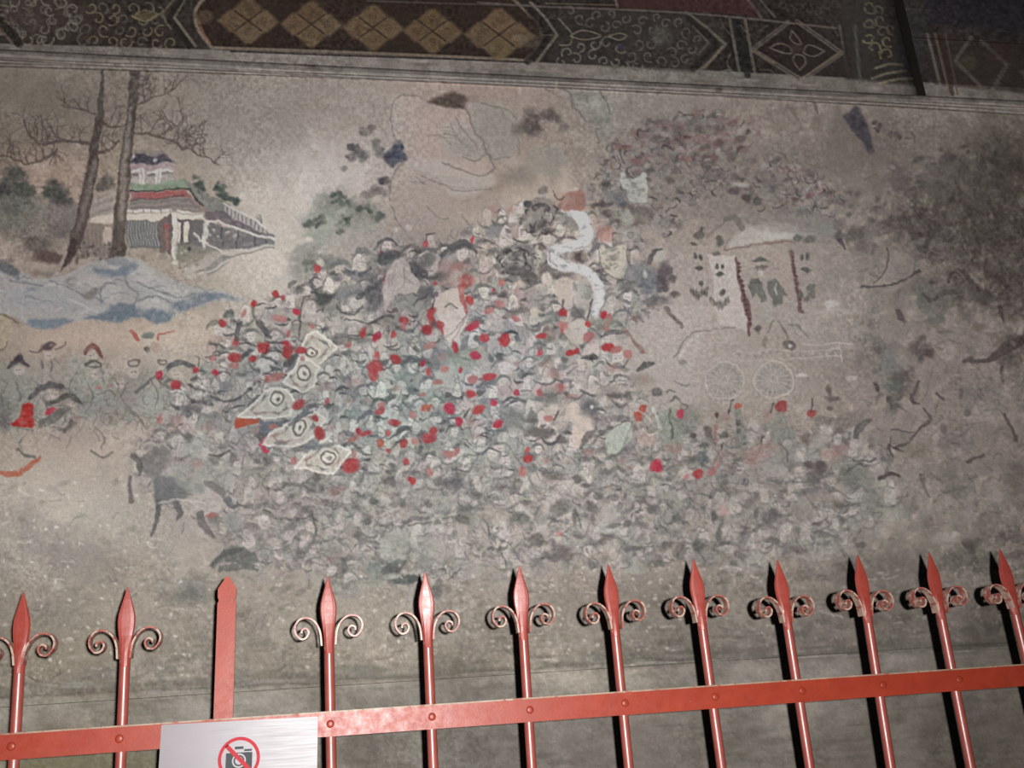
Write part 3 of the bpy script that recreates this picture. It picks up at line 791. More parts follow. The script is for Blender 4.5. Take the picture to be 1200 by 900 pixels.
for _ in range(260):
    x, y = rnd.uniform(180, 1040), rnd.uniform(500, 660)
    if in_poly(x, y, R_LOW):
        q = rnd.uniform(2.5, 6); t = rnd.uniform(0, 6.28); u = np.linspace(-1.1, 1.1, 5)
        stroke(np.c_[x + q * 1.3 * np.sin(u + t), y - q * .8 * np.cos(u + t)], [.8, q * .5, q * .35, .8], jit((78, 79, 80), 8), .7, .6, .25, 2)
# lower: paler, greyer, broken up
scraps(R_LOW, 900, PAL_LOW, 9, .6)
crowd(R_LOW, 24, 17, PAL_LOW, .42, .02, PINK)
scraps(R_LOW, 1700, PAL_LOW + [(174, 167, 160), (90, 91, 91), (104, 104, 102), (164, 158, 151)], 4.2, .66, .7)
for _ in range(300):
    x, y = rnd.uniform(170, 1040), rnd.uniform(520, 665)
    if in_poly(x, y, R_LOW): blob(x, y, rnd.uniform(2, 9), rnd.uniform(1.5, 5), jit((86, 86, 86), 12), rnd.uniform(.25, .6), .4, .4, rnd.uniform(-.8, .8), .5)
scraps(R_LEFT, 160, [(144, 147, 140), (132, 140, 132), (156, 150, 144), (118, 120, 118)], 8, .6)
for _ in range(150):    # where the lower crowd fades into bare plaster
    x = rnd.uniform(240, 1040); y = 650 + rnd.gauss(0, 16)
    blob(x, y, rnd.uniform(2, 7), rnd.uniform(1.5, 5), jit((96, 96, 92), 16), rnd.uniform(.2, .5), .5, .4, rnd.uniform(-1, 1), .5)

# ---- left riders and attendants
for x, y, rx, ry, c, a in ((18, 455, 28, 26, (128, 138, 128), .7), (104, 442, 26, 22, (142, 152, 140), .8), (112, 474, 26, 15, (128, 137, 138), .8), (168, 470, 22, 18, (142, 152, 147), .75), (150, 462, 13, 18, (126, 118, 116), .7),
                           (128, 486, 16, 10, (132, 124, 118), .6), (60, 440, 26, 16, (148, 144, 136), .7), (5, 478, 12, 14, (104, 106, 104), .7), (4, 496, 8, 10, (98, 88, 94), .7), (150, 428, 26, 12, (164, 152, 142), .6),
                           (178, 418, 14, 12, (164, 152, 144), .6), (140, 505, 30, 8, (170, 158, 146), .7), (95, 512, 30, 14, (150, 140, 130), .6)):
    blob(x, y, rx, ry, c, a, .45, .35, 0, .4)
for _ in range(90):
    x, y = rnd.uniform(0, 200), rnd.uniform(430, 505)
    stroke([(x, y), (x + rnd.uniform(-5, 5), y + rnd.uniform(2, 8)), (x + rnd.uniform(-9, 9), y + rnd.uniform(5, 15))], rnd.uniform(.9, 1.7), jit((98, 100, 96), 14), .5, .7, .4, 2)
for p, w, c in (([(37, 410), (46, 412), (52, 405)], 2, (74, 64, 70)), ([(66, 410), (72, 408), (76, 403)], 1.6, (84, 76, 78)), ([(9, 429), (16, 423), (24, 420), (34, 427)], [3, 7, 3], (66, 58, 70)),
                ([(101, 414), (106, 407), (111, 406), (118, 414), (121, 418)], [5, 7, 4], (104, 54, 54)), ([(100, 427), (109, 424), (118, 426)], 3, (66, 74, 68)), ([(101, 429), (110, 431), (119, 429)], 2, (70, 76, 70)),
                ([(34, 467), (48, 457), (60, 451), (72, 452)], [4, 8, 6], (76, 76, 84)), ([(56, 474), (68, 468), (82, 463), (96, 471)], [5, 8, 3], (72, 77, 73)), ([(50, 497), (64, 490), (82, 480)], [10, 12, 5], (96, 100, 95)),
                ([(160, 458), (174, 450), (182, 442)], [5, 3, 2], (84, 84, 82)), ([(191, 444), (198, 432), (212, 427), (226, 431)], [4, 8, 4], (72, 78, 84)), ([(150, 479), (160, 488), (170, 503)], [5, 4, 2], (108, 110, 104)),
                ([(48, 424), (50, 432)], 2, (92, 90, 88)), ([(60, 424), (60, 434)], 3, (100, 98, 96)), ([(76, 506), (84, 496)], 4, (88, 80, 82)), ([(105, 530), (118, 538), (132, 532)], 2.4, (92, 94, 84)), ([(18, 528), (28, 535), (40, 536)], 2.6, (84, 86, 82))):
    stroke(p, w, c, .85, .8, .15)
blob(57, 405, 7, 5, (70, 58, 66), .9); blob(22, 418, 5, 4, (62, 54, 66), .9); blob(60, 405, 2, 1.5, (150, 138, 134), .7)
blob(174, 393, 8, 5, (92, 106, 98), .9); blob(172, 411, 4, 4, (84, 74, 74), .85); blob(182, 408, 6, 5, (150, 118, 112), .6); blob(174, 402, 6, 4, (174, 162, 152), .7)
ring(155, 426, 6, 2.4, (96, 84, 84), .8, .1, .6); ring(191, 425, 5.5, 2.4, (94, 82, 82), .8, .1, .6); ring(54, 499, 3, 1.2, (180, 178, 170), .7)
for x, y, rx, ry in ((23, 433, 7, 7), (57, 417, 7, 6), (109, 418, 7, 5), (109, 440, 8, 6), (155, 437, 6, 6), (191, 436, 6, 6), (62, 462, 6, 5), (208, 441, 8, 5), (84, 474, 6, 4), (140, 450, 6, 6)):
    blob(x, y, rx, ry, (172, 162, 152), .75, .25, .15, 0, .2)
    for u in (-2, 2): stroke([(x + u - .8, y - 1), (x + u + .8, y - 1)], 1, (84, 76, 74), .7, .5, .1, 1)
for p in ([(8, 446), (2, 462), (6, 480)], [(38, 444), (46, 456), (40, 470)], [(90, 438), (80, 452), (84, 470)], [(128, 436), (138, 452), (132, 470)], [(100, 450), (108, 466), (100, 482)], [(150, 446), (142, 464), (150, 478)], [(176, 444), (186, 460), (180, 480)], [(20, 450), (24, 466), (18, 482)], [(112, 462), (126, 458), (136, 464)], [(60, 500), (74, 504), (92, 496)], [(30, 508), (20, 520), (26, 532)], [(110, 500), (122, 512), (118, 528)], [(84, 512), (78, 526)]):
    stroke(p, [1, 2.2, 1], (92, 96, 92), .7, .7, .25)
poly([(27, 473), (34, 471), (40, 476), (41, 496), (37, 501), (13, 500), (11, 496), (22, 489), (26, 480)], (172, 52, 50), .95, .8, .03)
stroke([(155, 388), (158, 393), (161, 399)], 4, (166, 84, 76), .85); stroke([(185, 399), (187, 392), (194, 391), (205, 387)], 2.2, (166, 84, 76), .85)
stroke([(-80, 556), (-20, 556), (15, 556), (30, 551), (40, 541), (46, 537)], [6, 6, 6, 3], (166, 88, 66), .9, .9, .1); stroke([(40, 541), (46, 536)], 2, (150, 84, 72), .8)
# big dark horse, lower left of the crowd
poly([(170, 535), (185, 525), (200, 528), (196, 548), (180, 560), (165, 550)], (108, 106, 104), .7, 2, .3, 3)
poly([(182, 560), (200, 558), (218, 566), (214, 582), (196, 588), (184, 594), (180, 580)], (92, 96, 100), .85, 2, .25, 3)
poly([(200, 545), (240, 540), (270, 548), (268, 572), (240, 580), (210, 570)], (134, 140, 132), .6, 2, .3, 3)
poly([(212, 585), (260, 572), (266, 592), (246, 602), (214, 604)], (160, 154, 144), .7, 1.5, .3, 3)
for p, w, c in (([(185, 588), (184, 605), (178, 626)], [5, 6, 4], (74, 76, 76)), ([(206, 590), (211, 600), (208, 610)], [9, 7, 3], (82, 84, 86)), ([(236, 602), (238, 614), (248, 630)], [8, 8, 4], (84, 84, 86)), ([(152, 558), (150, 572), (153, 586)], [3, 4, 7], (92, 82, 78)),
                ([(156, 536), (165, 545), (164, 556)], [6, 8, 4], (88, 84, 82)), ([(216, 615), (214, 626)], 2.4, (112, 110, 102)), ([(185, 590), (210, 584), (240, 588)], 1.4, (180, 174, 164)), ([(240, 566), (258, 574), (262, 580)], [6, 8, 3], (98, 98, 96)),
                ([(266, 584), (272, 592), (282, 592)], [8, 6, 3], (78, 84, 90)), ([(270, 606), (274, 620), (284, 622)], [3, 8, 3], (96, 100, 98)), ([(292, 612), (302, 613), (309, 608)], 3.5, (158, 152, 142)), ([(246, 532), (258, 532), (268, 527)], 2, INK)):
    stroke(p, w, c, .8, .9, .2)
blob(248, 604, 5, 3.4, (150, 90, 88), .85); blob(275, 612, 14, 11, (128, 132, 130), .7); blob(250, 538, 6, 7, (94, 98, 94), .8); blob(272, 537, 4, 7, (90, 90, 92), .7)
blob(232, 523, 14, 16, (150, 160, 148), .6, .4); blob(222, 512, 5, 8, (92, 94, 88), .8, .3); blob(236, 500, 4, 12, (152, 164, 152), .7, .4)
poly([(270, 640), (285, 642), (300, 650), (296, 662), (262, 660), (248, 668), (246, 660)], (82, 88, 86), .8, 1.6, .25, 3)
stroke([(246, 664), (262, 650), (282, 644)], [3, 8, 6], (74, 80, 78), .8); stroke([(258, 668), (280, 664), (300, 666)], [6, 9, 6], (78, 84, 84), .75)
stroke([(366, 600), (370, 612), (371, 628)], 2.6, (82, 84, 82), .8); stroke([(346, 608), (356, 610), (366, 606)], 2, (84, 84, 84), .8); blob(358, 598, 7, 5, (98, 98, 96), .8)
stroke([(346, 645), (358, 647), (368, 632)], [3, 6, 3], (96, 98, 94), .7); stroke([(402, 655), (404, 665), (400, 676)], [6, 9, 4], (80, 82, 82), .85); stroke([(390, 640), (398, 668), (404, 690)], [10, 7, 3], (116, 108, 104), .6)
for x, y in ((320, 690), (335, 692), (410, 685), (350, 695), (360, 688)): blob(x, y, 7, 3, (108, 104, 94), .6, .4, .2, -.6)
poly([(448, 668), (462, 656), (474, 654), (478, 660), (464, 672), (450, 672)], (72, 78, 80), .85, 1.2, .15, 3); poly([(462, 676), (486, 672), (490, 682), (466, 684), (456, 680)], (70, 78, 78), .85, 1.4, .15, 3)
blob(440, 666, 10, 6, (96, 110, 108), .7); blob(461, 674, 7, 3, (154, 154, 146), .8); blob(512, 694, 6, 7, (86, 88, 84), .7); blob(514, 682, 5, 5, (98, 100, 96), .7); blob(220, 692, 26, 16, (100, 102, 98), .6, .6); blob(225, 700, 16, 10, (84, 88, 86), .5, .6)
# dark marks scattered through the lower crowd
for x, y, rx, ry in ((503, 590, 5, 4), (500, 607, 4, 3), (511, 614, 5, 3), (545, 597, 10, 4), (541, 608, 10, 6), (560, 582, 7, 6), (530, 566, 14, 7), (512, 562, 8, 6), (616, 608, 4, 4), (650, 558, 12, 5), (685, 570, 7, 3), (675, 562, 4, 5),
                     (702, 580, 7, 4), (719, 585, 5, 4), (731, 582, 3, 4), (655, 595, 12, 7), (648, 609, 8, 2.4), (672, 606, 3, 9), (720, 614, 8, 3), (735, 612, 5, 5), (628, 632, 9, 8), (657, 645, 11, 8), (650, 655, 8, 5), (664, 652, 7, 8), (740, 642, 9, 3),
                     (780, 640, 6, 5), (770, 660, 9, 5), (575, 643, 5, 3), (586, 643, 5, 3), (640, 652, 6, 5), (765, 597, 8, 5), (772, 548, 3, 4), (785, 561, 4, 4), (838, 605, 4, 6), (885, 580, 3, 3), (886, 600, 3, 5), (820, 640, 9, 6), (844, 625, 3, 10),
                     (903, 634, 10, 4), (935, 645, 10, 6), (965, 626, 12, 3), (988, 612, 5, 6), (905, 605, 12, 8), (868, 650, 8, 7), (955, 560, 8, 9), (948, 545, 7, 5), (960, 545, 5, 7), (1000, 560, 12, 9), (990, 552, 4, 5), (615, 588, 6, 3), (470, 590, 8, 3),
                     (438, 585, 6, 4), (455, 565, 9, 5), (430, 610, 5, 4), (370, 560, 6, 5), (393, 577, 4, 3), (363, 572, 10, 8), (420, 628, 5, 5), (300, 540, 5, 4), (310, 512, 7, 6), (316, 540, 8, 6), (640, 510, 8, 5), (628, 505, 12, 5), (1010, 640, 6, 4), (980, 590, 8, 5)):
    blob(x, y, rx, ry, jit((80, 80, 79), 8), .68, .3, .25, rnd.uniform(-.4, .4), .35)
for p in ([(562, 606), (572, 615), (574, 628)], [(420, 618), (428, 630), (440, 628)], [(478, 615), (490, 612), (505, 614)], [(675, 600), (680, 618)], [(588, 648), (592, 665)], [(830, 660), (815, 640)], [(990, 600), (1000, 590), (1012, 588)], [(975, 615), (955, 625)]):
    stroke(p, 2.2, (84, 84, 80), .7)
for x, y, rx, ry, c in ((465, 640, 18, 16, (140, 146, 136)), (510, 645, 16, 12, (150, 148, 140)), (660, 574, 9, 5, (172, 166, 162)), (715, 600, 12, 8, (148, 148, 140)), (845, 595, 6, 7, (164, 152, 148)), (854, 612, 4, 12, (158, 148, 142)),
                        (940, 600, 14, 12, (128, 122, 116)), (905, 545, 10, 14, (140, 138, 134)), (927, 620, 3, 3, (180, 172, 164)), (965, 585, 22, 6, (132, 120, 114)), (1022, 590, 14, 14, (110, 112, 106)), (580, 605, 18, 10, (144, 136, 126))):
    blob(x, y, rx, ry, c, .7, .35, .3, 0, .35)

# ---- standing features of the middle crowd
for x, y, rx, ry, c, a in ((404, 345, 12, 12, (110, 114, 120), .8), (420, 350, 14, 14, (98, 102, 108), .8), (437, 348, 10, 22, (86, 90, 96), .85), (418, 356, 9, 8, (176, 170, 166), .9), (449, 302, 8, 9, (74, 82, 86), .9), (462, 298, 10, 4, (82, 84, 90), .8),
                           (484, 318, 13, 13, (76, 80, 84), .9), (500, 304, 8, 7, (90, 96, 94), .8), (470, 308, 6, 5, (110, 114, 112), .7), (495, 340, 9, 7, (82, 86, 88), .75), (380, 350, 10, 9, (62, 70, 70), .85), (392, 366, 7, 14, (112, 118, 112), .7), (370, 372, 12, 9, (166, 160, 156), .7),
                           (480, 356, 14, 10, (136, 144, 138), .8), (415, 376, 11, 10, (172, 166, 160), .8), (396, 382, 10, 8, (160, 158, 150), .7), (398, 397, 12, 6, (96, 92, 92), .75), (455, 378, 18, 8, (118, 116, 112), .7), (362, 362, 7, 9, (172, 166, 164), .7), (353, 388, 12, 10, (140, 134, 126), .7)):
    blob(x, y, rx, ry, c, a, .3, .2, 0, .25)
for p, w in (([(394, 360), (400, 366), (414, 368), (424, 360)], 2), ([(352, 395), (350, 372), (358, 350), (366, 346)], 2.2), ([(364, 330), (370, 338), (376, 334)], 3), ([(372, 365), (380, 362), (378, 366)], 2.2), ([(420, 350), (442, 330), (450, 322)], [6, 5, 2]), ([(436, 377), (450, 371), (462, 374)], 3),
             ([(405, 376), (415, 374), (425, 377)], 1.8), ([(408, 391), (418, 392), (426, 388)], 1.8), ([(515, 302), (526, 292), (540, 286), (550, 288), (559, 296)], [5, 8, 4]), ([(500, 345), (488, 350), (484, 356)], 2.4), ([(500, 274), (498, 284)], 2), ([(498, 275), (508, 274)], 2), ([(285, 401), (297, 406), (306, 404)], 2),
             ([(245, 401), (254, 405), (264, 408)], 2.4), ([(276, 398), (280, 382), (286, 376)], [7, 6, 3]), ([(306, 378), (310, 390), (316, 396)], [9, 7, 4]), ([(308, 398), (320, 404), (334, 402)], 2.4), ([(279, 405), (290, 402)], 2), ([(240, 420), (256, 416), (268, 414)], 2.2),
             ([(222, 452), (230, 458), (240, 459)], 2.6), ([(248, 464), (260, 470), (270, 471), (280, 467)], [4, 3, 5]), ([(264, 486), (272, 479), (286, 475)], 1.8), ([(335, 427), (345, 420), (350, 416)], [8, 6, 3]), ([(308, 420), (318, 424), (322, 428)], 4), ([(276, 424), (286, 416), (294, 410)], [6, 5, 3]), ([(314, 388), (300, 372), (296, 360)], 1)):
    stroke(p, w, (74, 76, 80), .82, .7, .15)
poly([(462, 306), (474, 304), (482, 318), (492, 330), (486, 342), (470, 345), (458, 352), (452, 366), (448, 345), (450, 322)], (174, 168, 162), .92, 1, .15, 3)
for p in ([(465, 312), (458, 325), (462, 336)], [(472, 314), (474, 330), (466, 342)], [(476, 324), (484, 332)], [(456, 320), (454, 338)]): stroke(p, 1.2, (118, 112, 110), .6)
poly([(513, 345), (530, 338), (542, 335), (544, 352), (546, 372), (538, 395), (530, 404), (520, 396), (516, 372), (508, 358)], (190, 177, 167), .92, 1, .1)
stroke([(521, 360), (528, 357), (536, 360)], 1.6, INK, .8); stroke([(513, 400), (530, 388), (545, 366)], 1, (110, 96, 92), .8); stroke([(545, 366), (530, 402)], 1.2, (110, 96, 92), .8)
for x, y, rx, ry, c, a in ((526, 315, 14, 9, (164, 128, 120), .7), (543, 328, 10, 8, (170, 74, 72), .9), (538, 312, 10, 6, (156, 104, 98), .7), (525, 330, 12, 7, (168, 140, 132), .7), (515, 322, 8, 5, (88, 86, 84), .7), (548, 318, 8, 6, (120, 116, 110), .6)):
    blob(x, y, rx, ry, c, a, .35, .3, 0, .4)
stroke([(538, 334), (542, 348), (545, 364)], [7, 6, 3], (166, 76, 74), .85)
# two lion-mask panels
for cx_, cy_, rx, ry, c in ((631, 253, 19, 20, (116, 114, 110)), (604, 307, 22, 19, (100, 102, 104))):
    poly([(cx_ - rx, cy_ - ry * .6), (cx_ - rx * .4, cy_ - ry), (cx_ + rx * .7, cy_ - ry), (cx_ + rx, cy_ - ry * .3), (cx_ + rx * .9, cy_ + ry * .7), (cx_, cy_ + ry), (cx_ - rx * .9, cy_ + ry * .6)], c, .85, 1.6, .2, 3)
    for _ in range(46):
        t = rnd.uniform(0, 6.28); q = math.sqrt(rnd.random())
        blob(cx_ + rx * .9 * q * math.cos(t), cy_ + ry * .9 * q * math.sin(t), rnd.uniform(1.4, 3.6), rnd.uniform(1, 2.6), rnd.choice([(70, 70, 74), (66, 66, 70), (150, 148, 142), (128, 126, 122)]), .7, .4, .1)
    
    for _ in range(16):
        t = rnd.uniform(0, 6.28); q = .4 + .55 * rnd.random(); u = np.linspace(-1.2, 1.2, 5) + t; R_ = rnd.uniform(3, 6)
        stroke(np.c_[cx_ + rx * q * math.cos(t) + R_ * np.cos(u), cy_ + ry * q * math.sin(t) + R_ * np.sin(u)], [.8, 2.6, .8], rnd.choice([(56, 56, 62), (60, 60, 64), (162, 160, 154)]), .85, .6, .1, 2)
    blob(cx_, cy_ + ry * .55, rx * .5, ry * .3, (72, 72, 76), .7, .4)
blob(617, 239, 5, 4, (60, 64, 72), .85); blob(646, 270, 7, 3, (66, 62, 66), .85); stroke([(612, 333), (624, 330), (629, 318), (630, 290)], 1.8, (156, 156, 150), .8); blob(620, 325, 10, 8, (76, 76, 78), .8); stroke([(630, 260), (630, 330)], 1.2, (140, 136, 130), .7, .6, .1, 1)
blob(643, 318, 12, 14, (82, 78, 80), .85, .4); blob(660, 325, 12, 6, (76, 72, 76), .8, .4); blob(636, 292, 4, 3, (80, 70, 72), .8); blob(676, 300, 9, 9, (104, 94, 90), .8, .4); blob(677, 301, 4, 5, (70, 62, 64), .8)
blob(640, 327, 7, 9, (178, 170, 164), .95, .2, .1); blob(636, 343, 4, 6, (168, 164, 158), .8); poly([(652, 328), (662, 324), (670, 330), (668, 350), (660, 362), (652, 350), (648, 340)], (172, 162, 152), .9, 1, .1, 3)
blob(630, 350, 12, 16, (124, 124, 124), .6, .5); blob(683, 338, 12, 12, (148, 156, 148), .8, .3); blob(676, 366, 8, 8, (88, 88, 92), .85, .3); blob(684, 356, 9, 6, (170, 164, 160), .8)
poly([(660, 385), (676, 374), (690, 376), (684, 396), (676, 404), (664, 394)], (172, 164, 156), .85, 1, .2, 2)
blob(700, 352, 16, 14, (140, 146, 134), .6, .5); blob(712, 378, 18, 8, (124, 130, 116), .7, .4)
blob(543, 418, 22, 12, (120, 130, 114), .75, .4); blob(597, 424, 8, 12, (178, 170, 164), .8); blob(579, 380, 12, 12, (170, 162, 154), .7)
stroke([(592, 372), (602, 366), (618, 362)], [8, 10, 5], (98, 92, 90), .7); blob(642, 390, 9, 9, (98, 84, 82), .8); stroke([(705, 396), (714, 390), (726, 387), (736, 388)], [3, 6, 6, 3], (72, 76, 84), .85); stroke([(733, 385), (744, 398), (755, 412)], [5, 4, 6], (124, 92, 86), .85)
blob(627, 364, 5, 5, (182, 172, 152), .8); blob(698, 412, 6, 8, (182, 172, 164), .9); blob(697, 420, 5, 4, (56, 54, 54), .9); blob(720, 400, 9, 7, (168, 160, 152), .8)
# banner
BP = [(668, 249), (678, 254), (687, 266), (688, 278), (680, 286), (664, 290), (652, 296), (650, 306), (660, 312), (676, 315), (692, 322), (701, 336), (702, 350), (699, 365)]
stroke(BP, [9, 13, 15, 15, 14, 12, 14, 15, 13, 13, 14, 15, 14, 10], (174, 178, 184), .97, .9, .03)
stroke([(p[0] + 1.5, p[1] - 1) for p in BP], [5, 8, 10, 9, 9, 8, 5, 5, 4, 5, 8, 10, 8, 6], (214, 216, 220), .8, 1.6, .1)
for k in range(60):
    q = BP[rnd.randrange(len(BP))]; blob(q[0] + rnd.uniform(-6, 6), q[1] + rnd.uniform(-4, 4), rnd.uniform(1.4, 3.4), 1.5, (140, 148, 156) if k % 3 else (120, 124, 130), .6, .5, .1)
stroke([(647, 296), (645, 306), (652, 313)], 1.2, (80, 80, 84), .7); stroke([(692, 262), (695, 276), (688, 288), (670, 293)], 1.2, (88, 84, 84), .6); stroke([(708, 336), (709, 352), (705, 366)], 1.2, (86, 86, 88), .6)
poly([(660, 228), (672, 222), (684, 224), (683, 246), (668, 248), (656, 246), (652, 240)], (138, 94, 87), .85, 1.2, .3, 2); blob(673, 221, 3, 3, (190, 170, 156), .8); blob(656, 230, 8, 7, (152, 128, 114), .7); stroke([(650, 222), (653, 234), (660, 230)], 2, INK, .7)
# two crests on staffs
poly([(725, 203), (730, 201), (736, 209), (743, 211), (749, 207), (753, 201), (758, 203), (759, 236), (742, 240), (736, 236), (733, 224), (726, 214)], (160, 163, 155), .92, .8, .1)
poly([(702, 287), (706, 285), (711, 290), (720, 289), (728, 286), (734, 286), (735, 313), (730, 324), (716, 323), (706, 312)], (170, 167, 150), .95, .8, .1)
stroke([(702, 287), (704, 308), (716, 323), (728, 326), (734, 314), (735, 287)], 1.3, (98, 96, 90), .8, .6, .1, 2)
for cx_, cy_ in ((742, 220), (719, 303)):
    for _ in range(22): blob(cx_ + rnd.uniform(-13, 13), cy_ + rnd.uniform(-13, 13), rnd.uniform(1, 3), rnd.uniform(.8, 1.6), (112, 112, 104), .65, .4, .1)
    blob(cx_ + 1, cy_ - 2, 4, 4, (118, 114, 108), .7)
for x, y, rx, ry, c, a in ((709, 217, 6, 6, (62, 60, 60), .8), (722, 235, 14, 10, (108, 110, 114), .7), (730, 242, 6, 5, (70, 74, 80), .8), (705, 240, 12, 3, (70, 66, 68), .8), (735, 256, 8, 8, (150, 152, 144), .8), (750, 250, 10, 8, (108, 104, 98), .7), (708, 275, 10, 8, (158, 102, 92), .7),
                           (700, 262, 10, 10, (160, 138, 128), .7), (738, 275, 14, 12, (138, 140, 132), .6), (765, 290, 12, 24, (158, 144, 134), .7), (748, 303, 6, 9, (164, 146, 136), .8), (782, 258, 6, 8, (122, 120, 116), .7), (795, 262, 6, 6, (92, 92, 88), .7), (860, 225, 6, 4, (70, 58, 66), .7), (875, 233, 5, 5, (58, 54, 54), .8), (868, 217, 8, 3, (150, 142, 136), .8), (840, 205, 12, 7, (90, 80, 84), .7)):
    blob(x, y, rx, ry, c, a, .35, .25, 0, .3)
ring(737, 276, 4, 1.6, (92, 92, 84), .7); stroke([(750, 262), (751, 300)], 1.2, (120, 114, 106), .7, .6, .1, 1)
# grey-blue horse
for x, y, rx, ry, c, a in ((748, 322, 18, 14, (108, 112, 114), .8), (762, 332, 14, 14, (94, 102, 110), .85), (778, 325, 7, 16, (78, 72, 78), .9), (785, 318, 4, 5, (80, 74, 78), .85), (789, 327, 4, 4, (84, 76, 76), .85), (770, 353, 16, 6, (84, 84, 86), .75), (735, 335, 12, 6, (98, 98, 96), .7), (791, 346, 5, 4, (78, 74, 76), .8), (772, 300, 8, 9, (158, 158, 150), .7), (756, 322, 3, 4, (168, 168, 162), .8)):
    blob(x, y, rx, ry, c, a, .35, .15, 0, .3)
stroke([(750, 352), (760, 348), (768, 340)], 3, (150, 150, 148), .8); stroke([(761, 308), (765, 297), (773, 294)], [6, 5, 3], (76, 74, 78), .85); stroke([(780, 362), (790, 374), (799, 385)], [5, 4, 5], (86, 78, 74), .85); stroke([(747, 366), (757, 377)], [4, 3], (98, 94, 92), .8); stroke([(748, 433), (758, 426), (767, 424)], [4, 7, 4], (72, 76, 74), .85)
# pale cloak, green and blue coats further down
poly([(664, 476), (673, 471), (680, 478), (690, 486), (697, 496), (690, 508), (680, 522), (672, 520), (670, 500), (660, 488)], (184, 170, 158), .95, 1, .08, 2)
stroke([(697, 500), (688, 510), (680, 524)], [3, 7, 4], (84, 84, 80), .8); blob(690, 478, 12, 11, (84, 88, 94), .8, .35); blob(702, 492, 10, 9, (96, 92, 98), .75, .4); blob(692, 478, 3, 3, (176, 174, 170), .9)
poly([(637, 478), (655, 472), (668, 480), (664, 500), (650, 504), (640, 492)], (170, 158, 148), .7, 1.4, .2, 2); blob(645, 464, 14, 8, (98, 100, 94), .7, .4); blob(600, 492, 16, 14, (116, 118, 114), .75, .4); blob(624, 490, 6, 8, (90, 92, 88), .85); poly([(613, 504), (636, 500), (642, 514), (614, 510)], (100, 94, 90), .85, 1, .2)
poly([(710, 508), (722, 499), (738, 496), (740, 510), (728, 528), (712, 530)], (154, 166, 153), .92, 1, .12, 2); stroke([(708, 530), (716, 534), (726, 530), (736, 512)], 1.6, (96, 100, 92), .8); stroke([(700, 503), (716, 502), (732, 494)], 2, (84, 82, 82), .8); stroke([(732, 522), (745, 492)], 1.4, (150, 146, 138), .7, .6, .1, 1)
blob(786, 500, 16, 22, (122, 136, 118), .85, .3); blob(805, 492, 12, 16, (98, 104, 98), .7, .4); stroke([(766, 478), (774, 500)], 4, (164, 172, 160), .85); stroke([(786, 480), (785, 495), (787, 512)], 2, (66, 70, 64), .8); stroke([(786, 470), (792, 464), (798, 472), (804, 474)], 2.6, (78, 84, 78), .8)
ring(800, 476, 4, 1.6, (80, 86, 80), .7); blob(758, 514, 12, 8, (160, 134, 126), .7); stroke([(752, 504), (762, 508), (772, 502)], 1.6, (186, 178, 168), .8); blob(770, 459, 7, 5, (84, 84, 84), .85); stroke([(782, 460), (786, 457), (792, 458)], 1.8, (80, 76, 74), .8); stroke([(792, 447), (802, 452), (808, 450)], 1.6, (98, 92, 88), .7)
for x, y, rx, ry, c, a in ((700, 455, 14, 10, (148, 140, 134), .6), (715, 462, 16, 9, (122, 116, 112), .6), (750, 445, 16, 8, (120, 118, 108), .6), (722, 465, 10, 3, (74, 72, 74), .8), (735, 465, 5, 6, (78, 76, 76), .7), (706, 470, 4, 6, (170, 164, 158), .8), (715, 480, 9, 7, (160, 154, 146), .7)): blob(x, y, rx, ry, c, a, .4, .3)

# ---- five eye banners
for P, ex, ey, er in (([(361, 392), (371, 388), (394, 405), (374, 429), (351, 417), (353, 408)], 365, 413, 6), ([(353, 418), (376, 431), (366, 452), (353, 459), (332, 448), (342, 434)], 356, 437, 8),
                      ([(278, 489), (297, 473), (318, 455), (336, 457), (346, 470), (342, 484), (318, 491)], 326, 467, 7.5), ([(305, 520), (322, 504), (342, 492), (366, 481), (380, 491), (370, 513), (345, 523)], 351, 502, 8.5),
                      ([(345, 547), (365, 527), (383, 513), (410, 530), (391, 557), (365, 552)], 384, 536, 8)):
    poly(P, (180, 172, 158), .95, .8, .12)
    C = np.array(P, float); m = C.mean(0)
    for k in range(len(P)):
        q = C[k] * .62 + m * .38; t = C[(k + 1) % len(P)] * .62 + m * .38; u = (C[k] + C[(k + 1) % len(P)]) / 2 * .86 + m * .14
        poly([q, t, u], [(140, 104, 98), (92, 96, 104), (112, 106, 102)][k % 3], .8, 1, .2)
    blob(ex, ey, er * 1.5, er * 1.5, (196, 187, 172), .9, .25, .05, 0, .1)
    ring(ex, ey, er, 2.4, (92, 86, 84), .85, .1); blob(ex, ey, er * .55, er * .55, (204, 196, 184), .9); blob(ex + 1, ey + 1, er * .3, er * .32, (74, 68, 68), .85)
    stroke(list(P) + [P[0]], 2.2, (206, 198, 188), .95, .7, .08, 1)
stroke([(340, 496), (352, 488), (366, 483)], [5, 6, 4], (78, 86, 96), .8); stroke([(304, 495), (318, 498), (330, 495)], [4, 7, 4], (86, 94, 108), .8); blob(312, 504, 7, 5, (94, 102, 112), .8); blob(385, 520, 10, 3, (96, 100, 104), .7, .4, .1, -.3); blob(366, 522, 8, 5, (88, 94, 104), .8); blob(330, 519, 8, 3, (100, 100, 104), .7)

